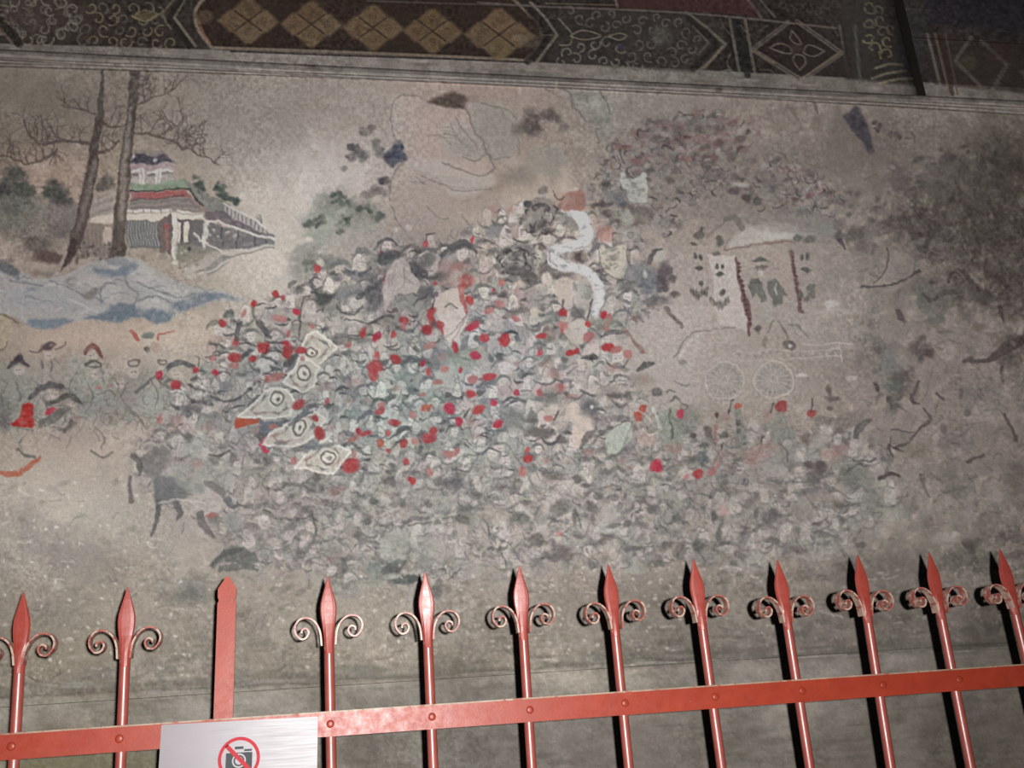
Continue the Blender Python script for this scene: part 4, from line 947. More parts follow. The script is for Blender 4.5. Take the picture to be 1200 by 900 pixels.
# ---- red: plumes, tassels, pennants, sashes
REDS = [(297, 355, 4, 5, 0), (261, 377, 5, 5, 0), (287, 366, 3, 4, 1), (323, 343, 4, 4, 0), (326, 372, 7, 4, 1), (347, 365, 4, 4, 3), (307, 408, 7, 8, 0), (337, 413, 6, 9, 0), (334, 403, 4, 3, 3), (274, 420, 6, 6, 0), (275, 430, 5, 4, 1), (295, 421, 5, 4, 0), (250, 421, 6, 3, 1),
        (60, 482, 7, 4, 3), (187, 440, 4, 5, 3), (207, 451, 6, 5, 0), (229, 435, 4, 4, 0), (253, 438, 4, 3, 3), (350, 474, 7, 5, 0), (187, 492, 3, 6, 1), (207, 493, 8, 6, 4), (365, 382, 3, 4, 1), (353, 411, 7, 5, 0), (424, 389, 3, 6, 0), (440, 394, 6, 5, 3), (407, 403, 4, 3, 1), (355, 421, 3, 3, 1),
        (440, 430, 8, 7, 0), (437, 440, 6, 6, 0), (417, 447, 10, 6, 4), (474, 377, 5, 5, 0), (473, 385, 4, 3, 1), (506, 366, 5, 6, 0), (503, 385, 6, 6, 0), (516, 379, 4, 5, 0), (503, 404, 6, 4, 1), (534, 407, 4, 7, 0), (464, 422, 7, 5, 0), (497, 425, 3, 4, 3), (517, 420, 5, 5, 4), (522, 434, 5, 4, 1),
        (551, 351, 5, 6, 0), (552, 383, 8, 5, 3), (568, 397, 5, 6, 0), (591, 398, 7, 7, 0), (557, 416, 6, 4, 3), (573, 365, 6, 4, 1), (585, 358, 5, 4, 1), (603, 374, 5, 3, 1), (588, 332, 4, 4, 1), (634, 392, 7, 4, 0), (659, 367, 5, 5, 0), (670, 414, 6, 5, 0), (677, 412, 3, 4, 0), (690, 379, 4, 4, 0),
        (709, 368, 4, 5, 3), (660, 382, 5, 5, 1), (691, 395, 6, 5, 1), (714, 407, 8, 6, 0), (725, 409, 7, 4, 1), (736, 414, 5, 6, 1), (541, 434, 3, 4, 0), (555, 444, 6, 4, 1), (573, 442, 7, 4, 0), (753, 443, 4, 5, 4), (449, 474, 5, 4, 1), (448, 481, 6, 4, 0), (422, 504, 4, 5, 0), (430, 507, 6, 3, 0), (415, 513, 8, 4, 1),
        (446, 520, 5, 6, 2), (473, 519, 5, 5, 0), (463, 495, 7, 4, 0), (484, 486, 4, 5, 1), (500, 477, 7, 4, 2), (527, 478, 6, 6, 3), (537, 494, 5, 6, 3), (502, 514, 8, 7, 0), (508, 504, 4, 4, 0), (487, 517, 4, 4, 1), (525, 533, 9, 4, 1), (533, 530, 4, 4, 1), (503, 552, 4, 4, 1), (482, 563, 4, 4, 0), (412, 546, 10, 9, 0), (414, 533, 4, 4, 1),
        (375, 508, 5, 7, 0), (370, 491, 3, 4, 0), (386, 502, 4, 4, 4), (495, 462, 4, 3, 1), (465, 456, 5, 4, 4), (553, 461, 5, 5, 0), (607, 460, 4, 4, 3), (580, 472, 4, 5, 3), (562, 479, 10, 5, 0), (552, 492, 6, 6, 4), (584, 496, 5, 5, 3), (643, 490, 5, 4, 1), (619, 539, 6, 5, 0), (613, 554, 6, 6, 1), (640, 540, 6, 5, 4),
        (655, 455, 9, 6, 4), (668, 465, 8, 4, 4), (650, 438, 10, 6, 4), (796, 484, 4, 5, 3), (771, 546, 7, 7, 3), (818, 555, 5, 6, 0), (833, 552, 5, 4, 1), (748, 489, 5, 5, 2), (754, 480, 5, 4, 2), (865, 477, 5, 4, 2), (849, 489, 4, 4, 4), (806, 559, 3, 3, 1), (740, 547, 5, 3, 4), (902, 486, 5, 5, 4), (917, 478, 6, 7, 5), (950, 483, 6, 5, 5),
        (975, 532, 14, 7, 4), (985, 526, 10, 6, 4), (890, 530, 16, 8, 4), (905, 522, 8, 6, 4), (880, 540, 8, 6, 4), (845, 535, 3, 6, 4), (790, 525, 10, 6, 4), (724, 173, 5, 3, 4), (757, 183, 7, 4, 4), (580, 247, 5, 5, 4), (598, 248, 5, 4, 4), (705, 272, 6, 4, 4), (108, 408, 5, 3, 4), (114, 453, 3, 2.4, 1), (126, 453, 4, 2, 4), (90, 492, 5, 4, 4), (320, 500, 4, 3, 1),
        (395, 575, 9, 4, 4), (300, 505, 4, 3, 4), (345, 540, 4, 3, 1), (432, 470, 5, 3, 4), (515, 448, 5, 3, 1), (605, 425, 5, 3, 4), (640, 425, 8, 5, 4), (720, 430, 8, 5, 4), (690, 530, 8, 4, 4), (730, 540, 6, 3, 4), (560, 510, 5, 3, 4), (240, 500, 8, 4, 4), (230, 545, 7, 4, 4), (410, 470, 4, 3, 4)]
RC = [(166, 62, 66), (162, 102, 99), (166, 84, 68), (172, 54, 72), (144, 108, 103), (152, 66, 66)]
for x, y, rx, ry, k in REDS:
    blob(x, y, rx * 1.06, ry * 1.06, jit(RC[k], 6), .93 if k != 4 else .6, .18 if k != 4 else .4, .12 if k != 4 else .4, rnd.uniform(-.5, .5), .22)
poly([(307, 440), (333, 438), (328, 447), (312, 449)], (168, 96, 92), .9, .8, .1); poly([(276, 488), (290, 491), (305, 493), (305, 498), (284, 500), (276, 502)], (176, 78, 56), .95, .8, .05); poly([(314, 511), (302, 520), (310, 529), (318, 527), (307, 520)], (178, 58, 82), .9, .8, .1)
for (x0, y0), (x1, y1) in (((858, 470), (852, 486)), ((909, 473), (904, 484)), ((953, 467), (949, 481)), ((894, 512), (892, 518)), ((847, 518), (845, 528)), ((550, 476), (543, 488)), ((655, 480), (648, 492)), ((659, 352), (658, 364)), ((507, 350), (506, 362)), ((232, 420), (232, 430)), ((693, 350), (690, 374)), ((310, 415), (312, 405))):
    stroke([(x0, y0), (x1, y1)], 1.8, (64, 62, 60), .85, .6, .05, 1)
for (x0, y0), (x1, y1) in (((947, 488), (940, 508)), ((305, 378), (320, 348)), ((595, 410), (575, 440)), ((745, 490), (730, 520)), ((648, 495), (640, 510)), ((614, 380), (618, 430)), ((1018, 530), (1028, 505))):
    stroke([(x0, y0), (x1, y1)], 1.0, (112, 106, 100), .7, .6, .1, 1)
blob(841, 487, 2, 3, (70, 40, 36), .9)
stroke([(864, 484), (865, 500), (866, 518)], [9, 10, 9], (112, 116, 108), .85); blob(863, 496, 3, 4, (74, 78, 76), .8); blob(864, 506, 3, 3, (72, 74, 74), .8); stroke([(840, 500), (838, 518)], [4, 3], (134, 82, 76), .8)
blob(916, 491, 7, 7, (122, 124, 112), .9); blob(910, 508, 10, 14, (122, 126, 118), .75); blob(924, 510, 8, 9, (116, 120, 114), .75); blob(918, 535, 16, 18, (118, 122, 118), .6, .5); stroke([(912, 521), (920, 528), (924, 540)], 2.4, (76, 78, 78), .7); blob(830, 507, 6, 8, (96, 84, 82), .8); blob(811, 509, 4, 4, (80, 70, 70), .8); blob(820, 508, 5, 10, (158, 150, 146), .7); blob(822, 536, 9, 7, (84, 92, 100), .75); blob(833, 534, 6, 5, (166, 160, 154), .8)
for x, y, rx, ry, c, a in ((965, 492, 12, 7, (108, 102, 92), .8), (996, 492, 18, 10, (110, 100, 96), .75), (945, 514, 9, 6, (98, 88, 82), .7), (962, 515, 12, 10, (142, 138, 132), .7), (1015, 520, 12, 14, (146, 136, 130), .6), (1022, 518, 4, 7, (104, 96, 92), .7), (962, 548, 6, 9, (84, 76, 82), .8), (1000, 555, 16, 12, (106, 112, 102), .7), (1018, 562, 12, 12, (110, 112, 104), .6), (973, 458, 3, 6, (88, 80, 76), .8), (976, 466, 9, 3.4, (84, 76, 76), .8), (971, 477, 4, 3, (86, 76, 76), .8), (985, 505, 7, 5, (92, 84, 82), .7)):
    blob(x, y, rx, ry, c, a, .3, .2, 0, .3)
stroke([(1004, 512), (1010, 500), (1022, 491)], [7, 11, 4], (80, 80, 77), .85); stroke([(1012, 540), (1020, 541), (1024, 536)], 3, (78, 74, 76), .8); stroke([(990, 555), (1004, 546), (1012, 544)], 2.4, (76, 80, 74), .8)

# ------------------------------------------------------------------ chariot with seated figure
poly([(830, 296), (864, 300), (872, 345), (879, 390), (842, 380), (836, 340)], (176, 167, 160), .75, 1.4, .15)
poly([(856, 284), (868, 270), (880, 262), (935, 262), (940, 275), (880, 286), (858, 292)], (158, 154, 148), .75, 2, .2)
poly([(862, 258), (905, 248), (960, 250), (985, 262), (975, 285), (940, 282), (900, 268)], (112, 106, 102), .6, 4, .3, 3)
blob(920, 276, 24, 4, (168, 164, 156), .6, .5)
stroke([(851, 292), (880, 288), (905, 284), (932, 283)], [2, 4, 3], (118, 92, 88), .85); stroke([(830, 277), (842, 266), (851, 258)], 2.2, (104, 94, 88), .85); stroke([(850, 258), (860, 256), (872, 266)], [6, 9, 7], (92, 90, 86), .8); stroke([(850, 292), (856, 278)], 2, (112, 102, 96), .7)
stroke([(864, 303), (867, 325), (870, 345), (875, 362), (877, 390)], [3.5, 4, 6, 7, 3], (96, 68, 66), .9, .8, .05); stroke([(928, 294), (932, 318), (935, 345), (938, 362), (942, 366)], [4, 4.5, 5, 5, 3], (98, 70, 66), .9, .8, .05)
for k in range(14):
    blob(866 + k * .8 + rnd.uniform(-1, 1), 308 + 5.5 * k, 2, 1.6, (70, 48, 48), .7); blob(929 + k * .7 + rnd.uniform(-1, 1), 300 + 4.6 * k, 2, 1.6, (72, 50, 48), .7)
poly([(902, 300), (926, 296), (932, 350), (905, 345)], (140, 122, 114), .5, 3, .2)
DG = (70, 72, 68)
for x, ys, fr in ((819, (300, 315), 342), (844, (311, 322), 352), (945, (300, 315), 345)):
    for k in range(4): stroke([(x - 7 + 5 * k, ys[0]), (x - 9 + 6 * k, fr)], .8, (118, 112, 106), .5, .6, .2, 1)
    blob(x - 4, ys[0], 2.4, 4, DG, .9); blob(x + 3, ys[0], 2.6, 4, DG, .9); poly([(x - 6, ys[1]), (x, ys[1] - 4), (x + 6, ys[1]), (x, ys[1] + 4)], DG, .9, .7, .1)
    for k in range(7): blob(x - 10 + 3.3 * k, fr + 5 - 2.1 * abs(k - 3) + rnd.uniform(-2.4, 2.4), 1.7, rnd.uniform(3, 6), DG if k % 2 else (88, 82, 78), .85, .3)
    blob(x + 2, fr - 9, 2.4, 3, DG, .8)
for x, y, rx, ry in ((821, 274, 7, 3.6), (823, 270, 3, 4), (845, 284, 5, 5), (843, 279, 3, 3), (813, 284, 5, 2), (841, 296, 5, 2.6), (936, 277, 6, 4), (949, 281, 6, 4), (951, 336, 4, 4), (847, 341, 3, 3)):
    blob(x, y, rx, ry, (80, 80, 75), .85, .3, .1)
blob(984, 276, 6, 7, (74, 68, 72), .85); stroke([(984, 282), (990, 294)], [6, 3], (66, 58, 66), .9); blob(982, 262, 6, 8, (92, 82, 82), .7); blob(966, 268, 12, 8, (104, 106, 100), .7)
poly([(883, 307), (892, 300), (902, 307)], (76, 78, 74), .95, .7, .1); blob(893, 310, 6, 4, (150, 140, 132), .8); blob(893, 314, 7, 3, (88, 82, 76), .85); blob(892, 321, 3, 5, (160, 154, 146), .8)
poly([(877, 336), (881, 329), (888, 325), (894, 332), (896, 353), (891, 355), (885, 344), (880, 351)], (84, 88, 83), .9, .9, .3); poly([(897, 330), (904, 327), (912, 333), (922, 348), (916, 347), (915, 355), (906, 359), (900, 346)], (84, 88, 83), .9, .9, .3)
stroke([(907, 335), (908, 346)], 1.8, (160, 160, 152), .8); poly([(893, 352), (902, 358), (908, 380), (890, 378)], (142, 138, 130), .6, 2, .2)
for p in ([(884, 384), (888, 390)], [(912, 376), (920, 386), (926, 400)], [(924, 378), (938, 382), (946, 392)], [(900, 390), (906, 376)]): stroke(p, 2.4, (102, 96, 92), .75)
blob(887, 384, 3, 4, (74, 68, 66), .85); blob(926, 405, 7, 5, (82, 74, 72), .85); blob(926, 406, 2, 1.6, (190, 180, 172), .9); blob(897, 402, 3, 8, (104, 100, 96), .6)
for cx_, cy_, R in ((850, 447, 22), (907, 446, 21)):
    blob(cx_, cy_, R, R, (138, 132, 126), .6, .15, .2, 0, .1); ring(cx_, cy_, R + 1, 2.4, (172, 164, 156), .75, .3); ring(cx_, cy_, R + 6, 1.6, (164, 156, 148), .5, .4); ring(cx_, cy_, R - 5, 1.2, (112, 106, 102), .5, .4); ring(cx_, cy_, 4, 1.6, (168, 160, 152), .6)
    for k in range(18):
        t = k * math.pi / 9; stroke([(cx_ + 4 * math.cos(t), cy_ + 4 * math.sin(t)), (cx_ + R * .95 * math.cos(t), cy_ + R * .95 * math.sin(t))], 1.1, (170, 163, 156), .62, .6, .35, 1)
for p in ([(794, 414), (802, 398), (816, 389), (842, 386)], [(845, 386), (860, 384)], [(790, 420), (795, 412)]): stroke(p, 1.8, (106, 100, 96), .7)
stroke([(796, 418), (806, 402), (818, 394)], 1.6, (192, 182, 174), .6)
for p in ([(860, 418), (880, 412), (985, 410)], [(862, 424), (984, 418)], [(985, 404), (986, 425)], [(940, 403), (1000, 404)], [(800, 405), (870, 402)]): stroke(p, 1.4, (170, 162, 154), .6)
for k in range(26): blob(868 + 4.4 * k, 415 + rnd.uniform(-2, 2), 1.4, 1.4, (166, 158, 150) if k % 2 else (112, 106, 102), .6, .4, .1)
blob(800, 425, 5, 4, (110, 104, 100), .6); blob(940, 441, 8, 2, (186, 176, 168), .7); blob(998, 442, 7, 2.6, (186, 176, 168), .75); blob(985, 364, 22, 6, (156, 146, 136), .5, .6); blob(975, 355, 8, 5, (166, 156, 148), .6)

# ------------------------------------------------------------------ worn right-hand end
poly([(988, 136), (996, 130), (1002, 124), (1010, 130), (1016, 146), (1020, 158), (1022, 172), (1024, 178), (1016, 177), (1010, 166), (1002, 158), (996, 146)], (52, 50, 58), .85, 2, .1, 3)
foliage(1005, 143, 10, 10, (54, 52, 58), 24, 2.6, .7); foliage(1029, 145, 5, 8, (66, 62, 60), 12, 2.4, .7); foliage(1045, 158, 7, 3, (66, 60, 58), 8, 2.2, .7); foliage(1053, 162, 4, 3, (66, 60, 58), 5, 2, .7)
blob(985, 150, 14, 9, (92, 88, 84), .5, .6); stroke([(922, 122), (930, 134), (940, 150)], [4, 3, 2], (80, 72, 68), .5); stroke([(952, 120), (958, 132)], [4, 2], (72, 64, 62), .7); blob(915, 165, 20, 18, (112, 108, 100), .5, .6)
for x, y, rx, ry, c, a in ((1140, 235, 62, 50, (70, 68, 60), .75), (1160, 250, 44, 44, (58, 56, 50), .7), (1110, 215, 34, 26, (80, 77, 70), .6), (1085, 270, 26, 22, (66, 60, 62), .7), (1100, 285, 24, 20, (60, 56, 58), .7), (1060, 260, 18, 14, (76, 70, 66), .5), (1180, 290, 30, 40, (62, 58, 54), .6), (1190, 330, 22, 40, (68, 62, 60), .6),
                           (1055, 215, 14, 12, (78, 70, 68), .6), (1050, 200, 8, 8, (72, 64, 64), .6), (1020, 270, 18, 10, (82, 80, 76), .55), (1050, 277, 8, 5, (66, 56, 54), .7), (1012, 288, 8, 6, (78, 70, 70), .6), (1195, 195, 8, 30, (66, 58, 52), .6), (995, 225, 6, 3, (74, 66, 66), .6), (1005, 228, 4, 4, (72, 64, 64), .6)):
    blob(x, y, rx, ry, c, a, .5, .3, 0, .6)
for _ in range(520):
    x = rnd.gauss(1135, 42); y = rnd.gauss(255, 42)
    if y < 150: continue
    c = rnd.choice([(52, 50, 46), (60, 60, 54), (84, 80, 74), (70, 66, 66), (96, 90, 82)])
    if rnd.random() < .6: blob(x, y, rnd.uniform(1.5, 5), rnd.uniform(1.2, 4), c, .5, .5, .3, rnd.uniform(-1, 1), .5)
    else: stroke([(x, y), (x + rnd.uniform(-5, 5), y + rnd.uniform(3, 10)), (x + rnd.uniform(-9, 9), y + rnd.uniform(6, 18))], rnd.uniform(.9, 2), c, .5, .7, .3, 2)
for k in range(10): stroke([(1120 + 6 * k, 205 + rnd.uniform(-8, 8)), (1116 + 7 * k, 240), (1112 + 8 * k, 275)], [1.6, 2.2, 1.2], (58, 56, 50), .5)
poly([(1024, 332), (1036, 318), (1043, 300), (1062, 298), (1074, 306), (1068, 320), (1050, 329)], (122, 112, 106), .7, 1.6, .2, 2)
stroke([(1010, 337), (1040, 334), (1056, 328), (1078, 317)], [2.6, 2.6, 4], (62, 56, 54), .9); stroke([(1025, 331), (1036, 318), (1042, 300), (1040, 290)], 2, (68, 60, 60), .85)
for x, y, rx, ry, c, a in ((1085, 338, 16, 14, (80, 80, 74), .75), (1092, 358, 18, 16, (84, 86, 81), .7), (1098, 375, 12, 8, (84, 86, 80), .7), (1105, 325, 12, 8, (112, 102, 96), .6), (1130, 340, 10, 16, (102, 94, 90), .6), (1150, 350, 24, 12, (92, 84, 80), .6), (1140, 315, 12, 7, (66, 56, 54), .7), (1165, 322, 10, 22, (58, 54, 50), .6), (1105, 395, 12, 10, (118, 107, 96), .6), (1165, 352, 8, 5, (126, 118, 112), .6), (1148, 382, 8, 5, (84, 76, 62), .6)):
    blob(x, y, rx, ry, c, a, .4, .3, 0, .4)
for p, w in (([(1097, 350), (1108, 342), (1120, 342)], [4, 8, 5]), ([(1053, 363), (1057, 370), (1062, 376)], [4, 6, 3]), ([(1170, 360), (1174, 368), (1178, 376)], [5, 5, 3]), ([(1124, 316), (1134, 326), (1146, 341)], [4, 7, 5]), ([(1112, 330), (1117, 320)], 4), ([(1140, 424), (1156, 424), (1168, 416), (1182, 408), (1204, 396)], [5, 6, 10, 14, 12]),
             ([(1130, 424), (1138, 420)], [5, 7]), ([(1172, 430), (1176, 445)], [5, 4]), ([(1046, 525), (1060, 519), (1072, 510)], [2.4, 3, 2]), ([(1072, 510), (1088, 490), (1080, 477)], [3, 4.4, 2]), ([(1040, 520), (1046, 525), (1056, 528)], 2.2), ([(1045, 511), (1040, 524), (1044, 534)], [1.6, 4, 2]), ([(1045, 502), (1072, 505)], 1.4),
             ([(1075, 448), (1070, 462)], [4, 4]), ([(1066, 464), (1069, 472), (1076, 472)], [5, 5, 2]), ([(1025, 450), (1029, 457)], 5), ([(1044, 466), (1046, 478)], [6, 2]), ([(1178, 486), (1184, 500), (1190, 516)], [4, 3, 4]), ([(1125, 456), (1126, 466)], 5), ([(1134, 540), (1144, 534), (1154, 533)], [4, 4, 2]), ([(1030, 561), (1044, 556), (1055, 558)], [4, 5, 4]), ([(1080, 558), (1082, 570), (1088, 580)], [5, 4, 2]), ([(1098, 462), (1106, 468)], 3)):
    stroke(p, w, (68, 60, 60), .85, .9, .1)
for x, y, rx, ry, c, a in ((1075, 408, 15, 11, (72, 63, 64), .8), (1090, 415, 5, 5, (64, 54, 56), .8), (1043, 425, 14, 16, (94, 101, 101), .75), (1048, 453, 12, 12, (78, 88, 85), .85), (1034, 463, 6, 3, (80, 84, 82), .7), (1010, 420, 16, 10, (104, 96, 92), .6), (1022, 398, 7, 4, (100, 95, 90), .6), (1030, 411, 6, 5, (80, 76, 74), .7), (1190, 402, 12, 9, (54, 44, 44), .8), (1186, 430, 12, 14, (78, 74, 66), .6),
                           (1150, 465, 30, 14, (102, 97, 90), .6), (1135, 485, 4, 4, (70, 68, 66), .7), (1105, 503, 5, 5, (82, 72, 70), .7), (1112, 520, 10, 12, (92, 90, 86), .6), (1118, 540, 10, 10, (88, 88, 84), .6), (1075, 528, 18, 9, (104, 99, 82), .6), (1120, 560, 16, 12, (84, 85, 80), .7), (1128, 576, 12, 8, (82, 84, 78), .6), (1075, 545, 10, 5, (134, 124, 116), .6), (1088, 572, 12, 14, (126, 118, 110), .5),
                           (1108, 632, 14, 6, (142, 134, 126), .75), (1118, 626, 6, 4, (158, 148, 140), .7), (1130, 655, 34, 14, (74, 74, 68), .6), (1170, 620, 26, 22, (84, 82, 76), .5), (1190, 560, 14, 20, (82, 76, 72), .5), (1060, 660, 26, 18, (92, 86, 82), .5), (990, 665, 22, 10, (88, 84, 80), .5), (1020, 620, 12, 8, (120, 112, 105), .5), (1140, 470, 9, 9, (104, 100, 95), .6)):
    blob(x, y, rx, ry, c, a, .45, .3, 0, .45)
ring(1136, 470, 9, 1.2, (82, 78, 74), .5); stroke([(1145, 458), (1160, 455), (1172, 462)], 1.6, (80, 84, 76), .6); stroke([(1155, 482), (1168, 478), (1178, 486)], 1.6, (76, 70, 68), .6)
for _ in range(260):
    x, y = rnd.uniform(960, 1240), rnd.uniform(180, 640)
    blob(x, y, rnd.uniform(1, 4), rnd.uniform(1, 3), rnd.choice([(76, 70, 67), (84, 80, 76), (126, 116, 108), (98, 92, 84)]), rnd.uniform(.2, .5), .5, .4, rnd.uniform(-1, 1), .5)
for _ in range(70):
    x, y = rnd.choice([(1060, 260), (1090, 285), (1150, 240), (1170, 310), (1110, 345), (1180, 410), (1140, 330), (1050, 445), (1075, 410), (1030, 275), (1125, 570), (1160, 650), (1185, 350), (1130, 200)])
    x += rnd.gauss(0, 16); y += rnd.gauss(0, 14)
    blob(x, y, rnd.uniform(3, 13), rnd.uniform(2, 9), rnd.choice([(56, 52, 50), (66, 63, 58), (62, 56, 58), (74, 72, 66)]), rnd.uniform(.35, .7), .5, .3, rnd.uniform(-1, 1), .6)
R_END = [(1000, 200), (1240, 180), (1240, 640), (1060, 620), (1040, 500), (1000, 420), (1010, 320)]
scraps(R_END, 420, [(112, 104, 98), (96, 92, 87), (124, 114, 107), (90, 84, 82), (100, 100, 95)], 7, .38, .5, (78, 72, 70))
scraps(R_END, 300, [(128, 118, 111), (84, 80, 77), (108, 102, 96)], 3.2, .45, .5, (74, 68, 66))

# ------------------------------------------------------------------ bottom of the mural: grime, loose skin of plaster
for _ in range(300):
    x = rnd.uniform(-60, 1260); yb = 812 - .047 * x
    y = yb - abs(rnd.gauss(0, 26))
    blob(x, y, rnd.uniform(3, 18), rnd.uniform(1, 3.4), jit((104, 96, 84) if rnd.random() < .6 else (150, 141, 127), 12) if x < 700 else jit((92, 88, 82) if rnd.random() < .6 else (130, 124, 116), 10), rnd.uniform(.2, .5), .5, .3, -.05, .6)
for p in ([(60, 798), (74, 788)], [(140, 822), (200, 818), (250, 817)], [(276, 813), (310, 810), (340, 808)], [(20, 790), (60, 800), (110, 802)], [(400, 808), (470, 806), (520, 800)]): stroke(p, 1.8, (72, 64, 54), .7)
for x, y, rx, ry in ((70, 640, 40, 22), (110, 660, 40, 22), (30, 610, 34, 18), (100, 790, 36, 8), (180, 780, 30, 8), (60, 720, 34, 18)): blob(x, y, rx, ry, (116, 106, 101), .5, .6, .4, 0, .7)

for _ in range(1500):     # scuffs and lime spots on the bare lower plaster
    x = rnd.uniform(-70, 1270); y = rnd.uniform(560 if x < 180 else 660, 815 - .05 * x)
    r = rnd.random()
    if r < .45: blob(x, y, rnd.uniform(.8, 2.6), rnd.uniform(.8, 2), (192, 184, 172) if x < 820 else (150, 144, 136), rnd.uniform(.3, .75), .5, .2, rnd.uniform(-1, 1), .5)
    elif r < .8: blob(x, y, rnd.uniform(2, 9), rnd.uniform(1.2, 4), jit((108, 101, 92) if x < 820 else (84, 80, 75), 9), rnd.uniform(.2, .5), .5, .4, rnd.uniform(-.6, .6), .7)
    else: stroke([(x, y), (x + rnd.uniform(-6, 6), y + rnd.uniform(-2, 3)), (x + rnd.uniform(-14, 14), y + rnd.uniform(-3, 5))], rnd.uniform(.8, 1.6), (186, 178, 166) if rnd.random() < .5 else (98, 90, 82), rnd.uniform(.3, .6), .6, .4, 2)


def nudge(k1, k2):
    gx, gy = np.meshgrid(np.arange(CW, dtype=np.float32), np.arange(CH, dtype=np.float32))
    ux = np.clip(gx + (fbm(6, 81, 2) - .5) * k1 + (fbm(26, 83, 2) - .5) * k2, 0, CW - 1.01)
    uy = np.clip(gy + (fbm(6, 85, 2) - .5) * k1 + (fbm(26, 87, 2) - .5) * k2, 0, CH - 1.01)
    xi, yi = ux.astype(int), uy.astype(int); fx, fy = (ux - xi)[..., None], (uy - yi)[..., None]
    return (CV[yi, xi] * (1 - fx) + CV[yi, xi + 1] * fx) * (1 - fy) + (CV[yi + 1, xi] * (1 - fx) + CV[yi + 1, xi + 1] * fx) * fy


CV = nudge(2.3, 4.5)

for _ in range(420):
    x = rnd.uniform(-70, 1270); y = 818 - .05 * x - abs(rnd.gauss(0, 7))
    blob(x, y, rnd.uniform(4, 22), rnd.uniform(1.5, 5), jit((112, 106, 94) if x < 600 else (98, 95, 86), 9), .55, .5, .3, -.05, .6)
yl = (819 - .050 * (np.arange(CW) + X0))[None]
dd = (np.arange(CH)[:, None] + Y0) - yl
dcol = np.stack([140 + 0 * dd, 133 + 0 * dd, 121 + 0 * dd], -1) / 255 + ((N_MID - .5) * .10 + (N_SML - .5) * .07)[..., None]
CV += (dcol.astype(np.float32) - CV) * (np.clip(dd / 10 + .3, 0, 1) * .75)[..., None].astype(np.float32)
wash(60, 900, 150, 24, (118, 118, 82), .8); wash(160, 895, 60, 16, (120, 120, 90), .6)
for _ in range(500):
    x = rnd.uniform(-70, 1270); y = 819 - .05 * x + rnd.uniform(-16, 130)
    blob(x, y, rnd.uniform(3, 24), rnd.uniform(1.2, 5), jit((116, 110, 99) if rnd.random() < .5 else (156, 149, 139), 10), rnd.uniform(.15, .45), .5, .3, -.05, .6)
for k in range(26):
    x = -60 + 50 * k; y = 818 - .05 * x + rnd.uniform(-2, 2)
    stroke([(x, y), (x + 26, y - 1.3 + rnd.uniform(-1.5, 1.5)), (x + 52, y - 2.6)], rnd.uniform(.8, 2.2), (88, 80, 70) if x < 520 else (170, 162, 152), rnd.uniform(.3, .7), .8, .5, 2)

# tone: local gain pulling the canvas towards these mean colours, place by place
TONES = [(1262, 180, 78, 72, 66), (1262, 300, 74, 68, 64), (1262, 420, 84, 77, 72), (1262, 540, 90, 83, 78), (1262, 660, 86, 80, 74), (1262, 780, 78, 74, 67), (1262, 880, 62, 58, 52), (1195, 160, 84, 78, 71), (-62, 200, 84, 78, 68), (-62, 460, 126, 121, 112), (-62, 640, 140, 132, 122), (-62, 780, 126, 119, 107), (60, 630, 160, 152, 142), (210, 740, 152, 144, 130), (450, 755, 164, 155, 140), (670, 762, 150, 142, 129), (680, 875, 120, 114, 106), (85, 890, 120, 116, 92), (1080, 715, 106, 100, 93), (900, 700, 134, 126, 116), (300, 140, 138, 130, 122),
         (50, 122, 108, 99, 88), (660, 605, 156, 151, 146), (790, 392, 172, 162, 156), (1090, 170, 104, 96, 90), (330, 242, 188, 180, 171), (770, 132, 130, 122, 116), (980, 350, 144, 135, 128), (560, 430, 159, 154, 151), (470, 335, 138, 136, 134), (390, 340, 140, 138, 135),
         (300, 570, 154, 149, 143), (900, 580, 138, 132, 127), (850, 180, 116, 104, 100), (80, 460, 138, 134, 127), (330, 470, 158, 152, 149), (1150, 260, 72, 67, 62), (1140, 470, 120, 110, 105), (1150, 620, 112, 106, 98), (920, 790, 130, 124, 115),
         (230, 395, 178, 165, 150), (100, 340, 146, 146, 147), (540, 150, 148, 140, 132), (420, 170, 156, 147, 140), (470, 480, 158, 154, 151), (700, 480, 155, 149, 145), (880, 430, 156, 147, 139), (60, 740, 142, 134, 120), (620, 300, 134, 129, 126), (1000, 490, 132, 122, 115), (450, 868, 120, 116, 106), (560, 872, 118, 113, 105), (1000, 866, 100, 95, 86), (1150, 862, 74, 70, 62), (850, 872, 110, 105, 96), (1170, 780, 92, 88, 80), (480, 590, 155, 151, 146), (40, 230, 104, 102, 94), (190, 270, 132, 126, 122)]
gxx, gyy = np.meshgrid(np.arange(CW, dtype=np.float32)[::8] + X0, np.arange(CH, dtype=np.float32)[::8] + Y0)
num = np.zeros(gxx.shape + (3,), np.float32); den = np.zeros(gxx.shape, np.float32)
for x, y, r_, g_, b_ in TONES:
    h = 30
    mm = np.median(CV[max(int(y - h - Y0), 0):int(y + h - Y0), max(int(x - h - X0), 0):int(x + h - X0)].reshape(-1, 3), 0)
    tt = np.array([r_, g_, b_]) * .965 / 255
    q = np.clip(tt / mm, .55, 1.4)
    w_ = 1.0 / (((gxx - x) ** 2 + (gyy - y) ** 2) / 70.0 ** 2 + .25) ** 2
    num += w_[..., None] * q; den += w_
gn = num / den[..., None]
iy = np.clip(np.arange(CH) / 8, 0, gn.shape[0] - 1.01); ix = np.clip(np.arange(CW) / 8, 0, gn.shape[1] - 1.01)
y0_, x0_ = iy.astype(int), ix.astype(int); fy_, fx_ = (iy - y0_)[:, None, None], (ix - x0_)[None, :, None]
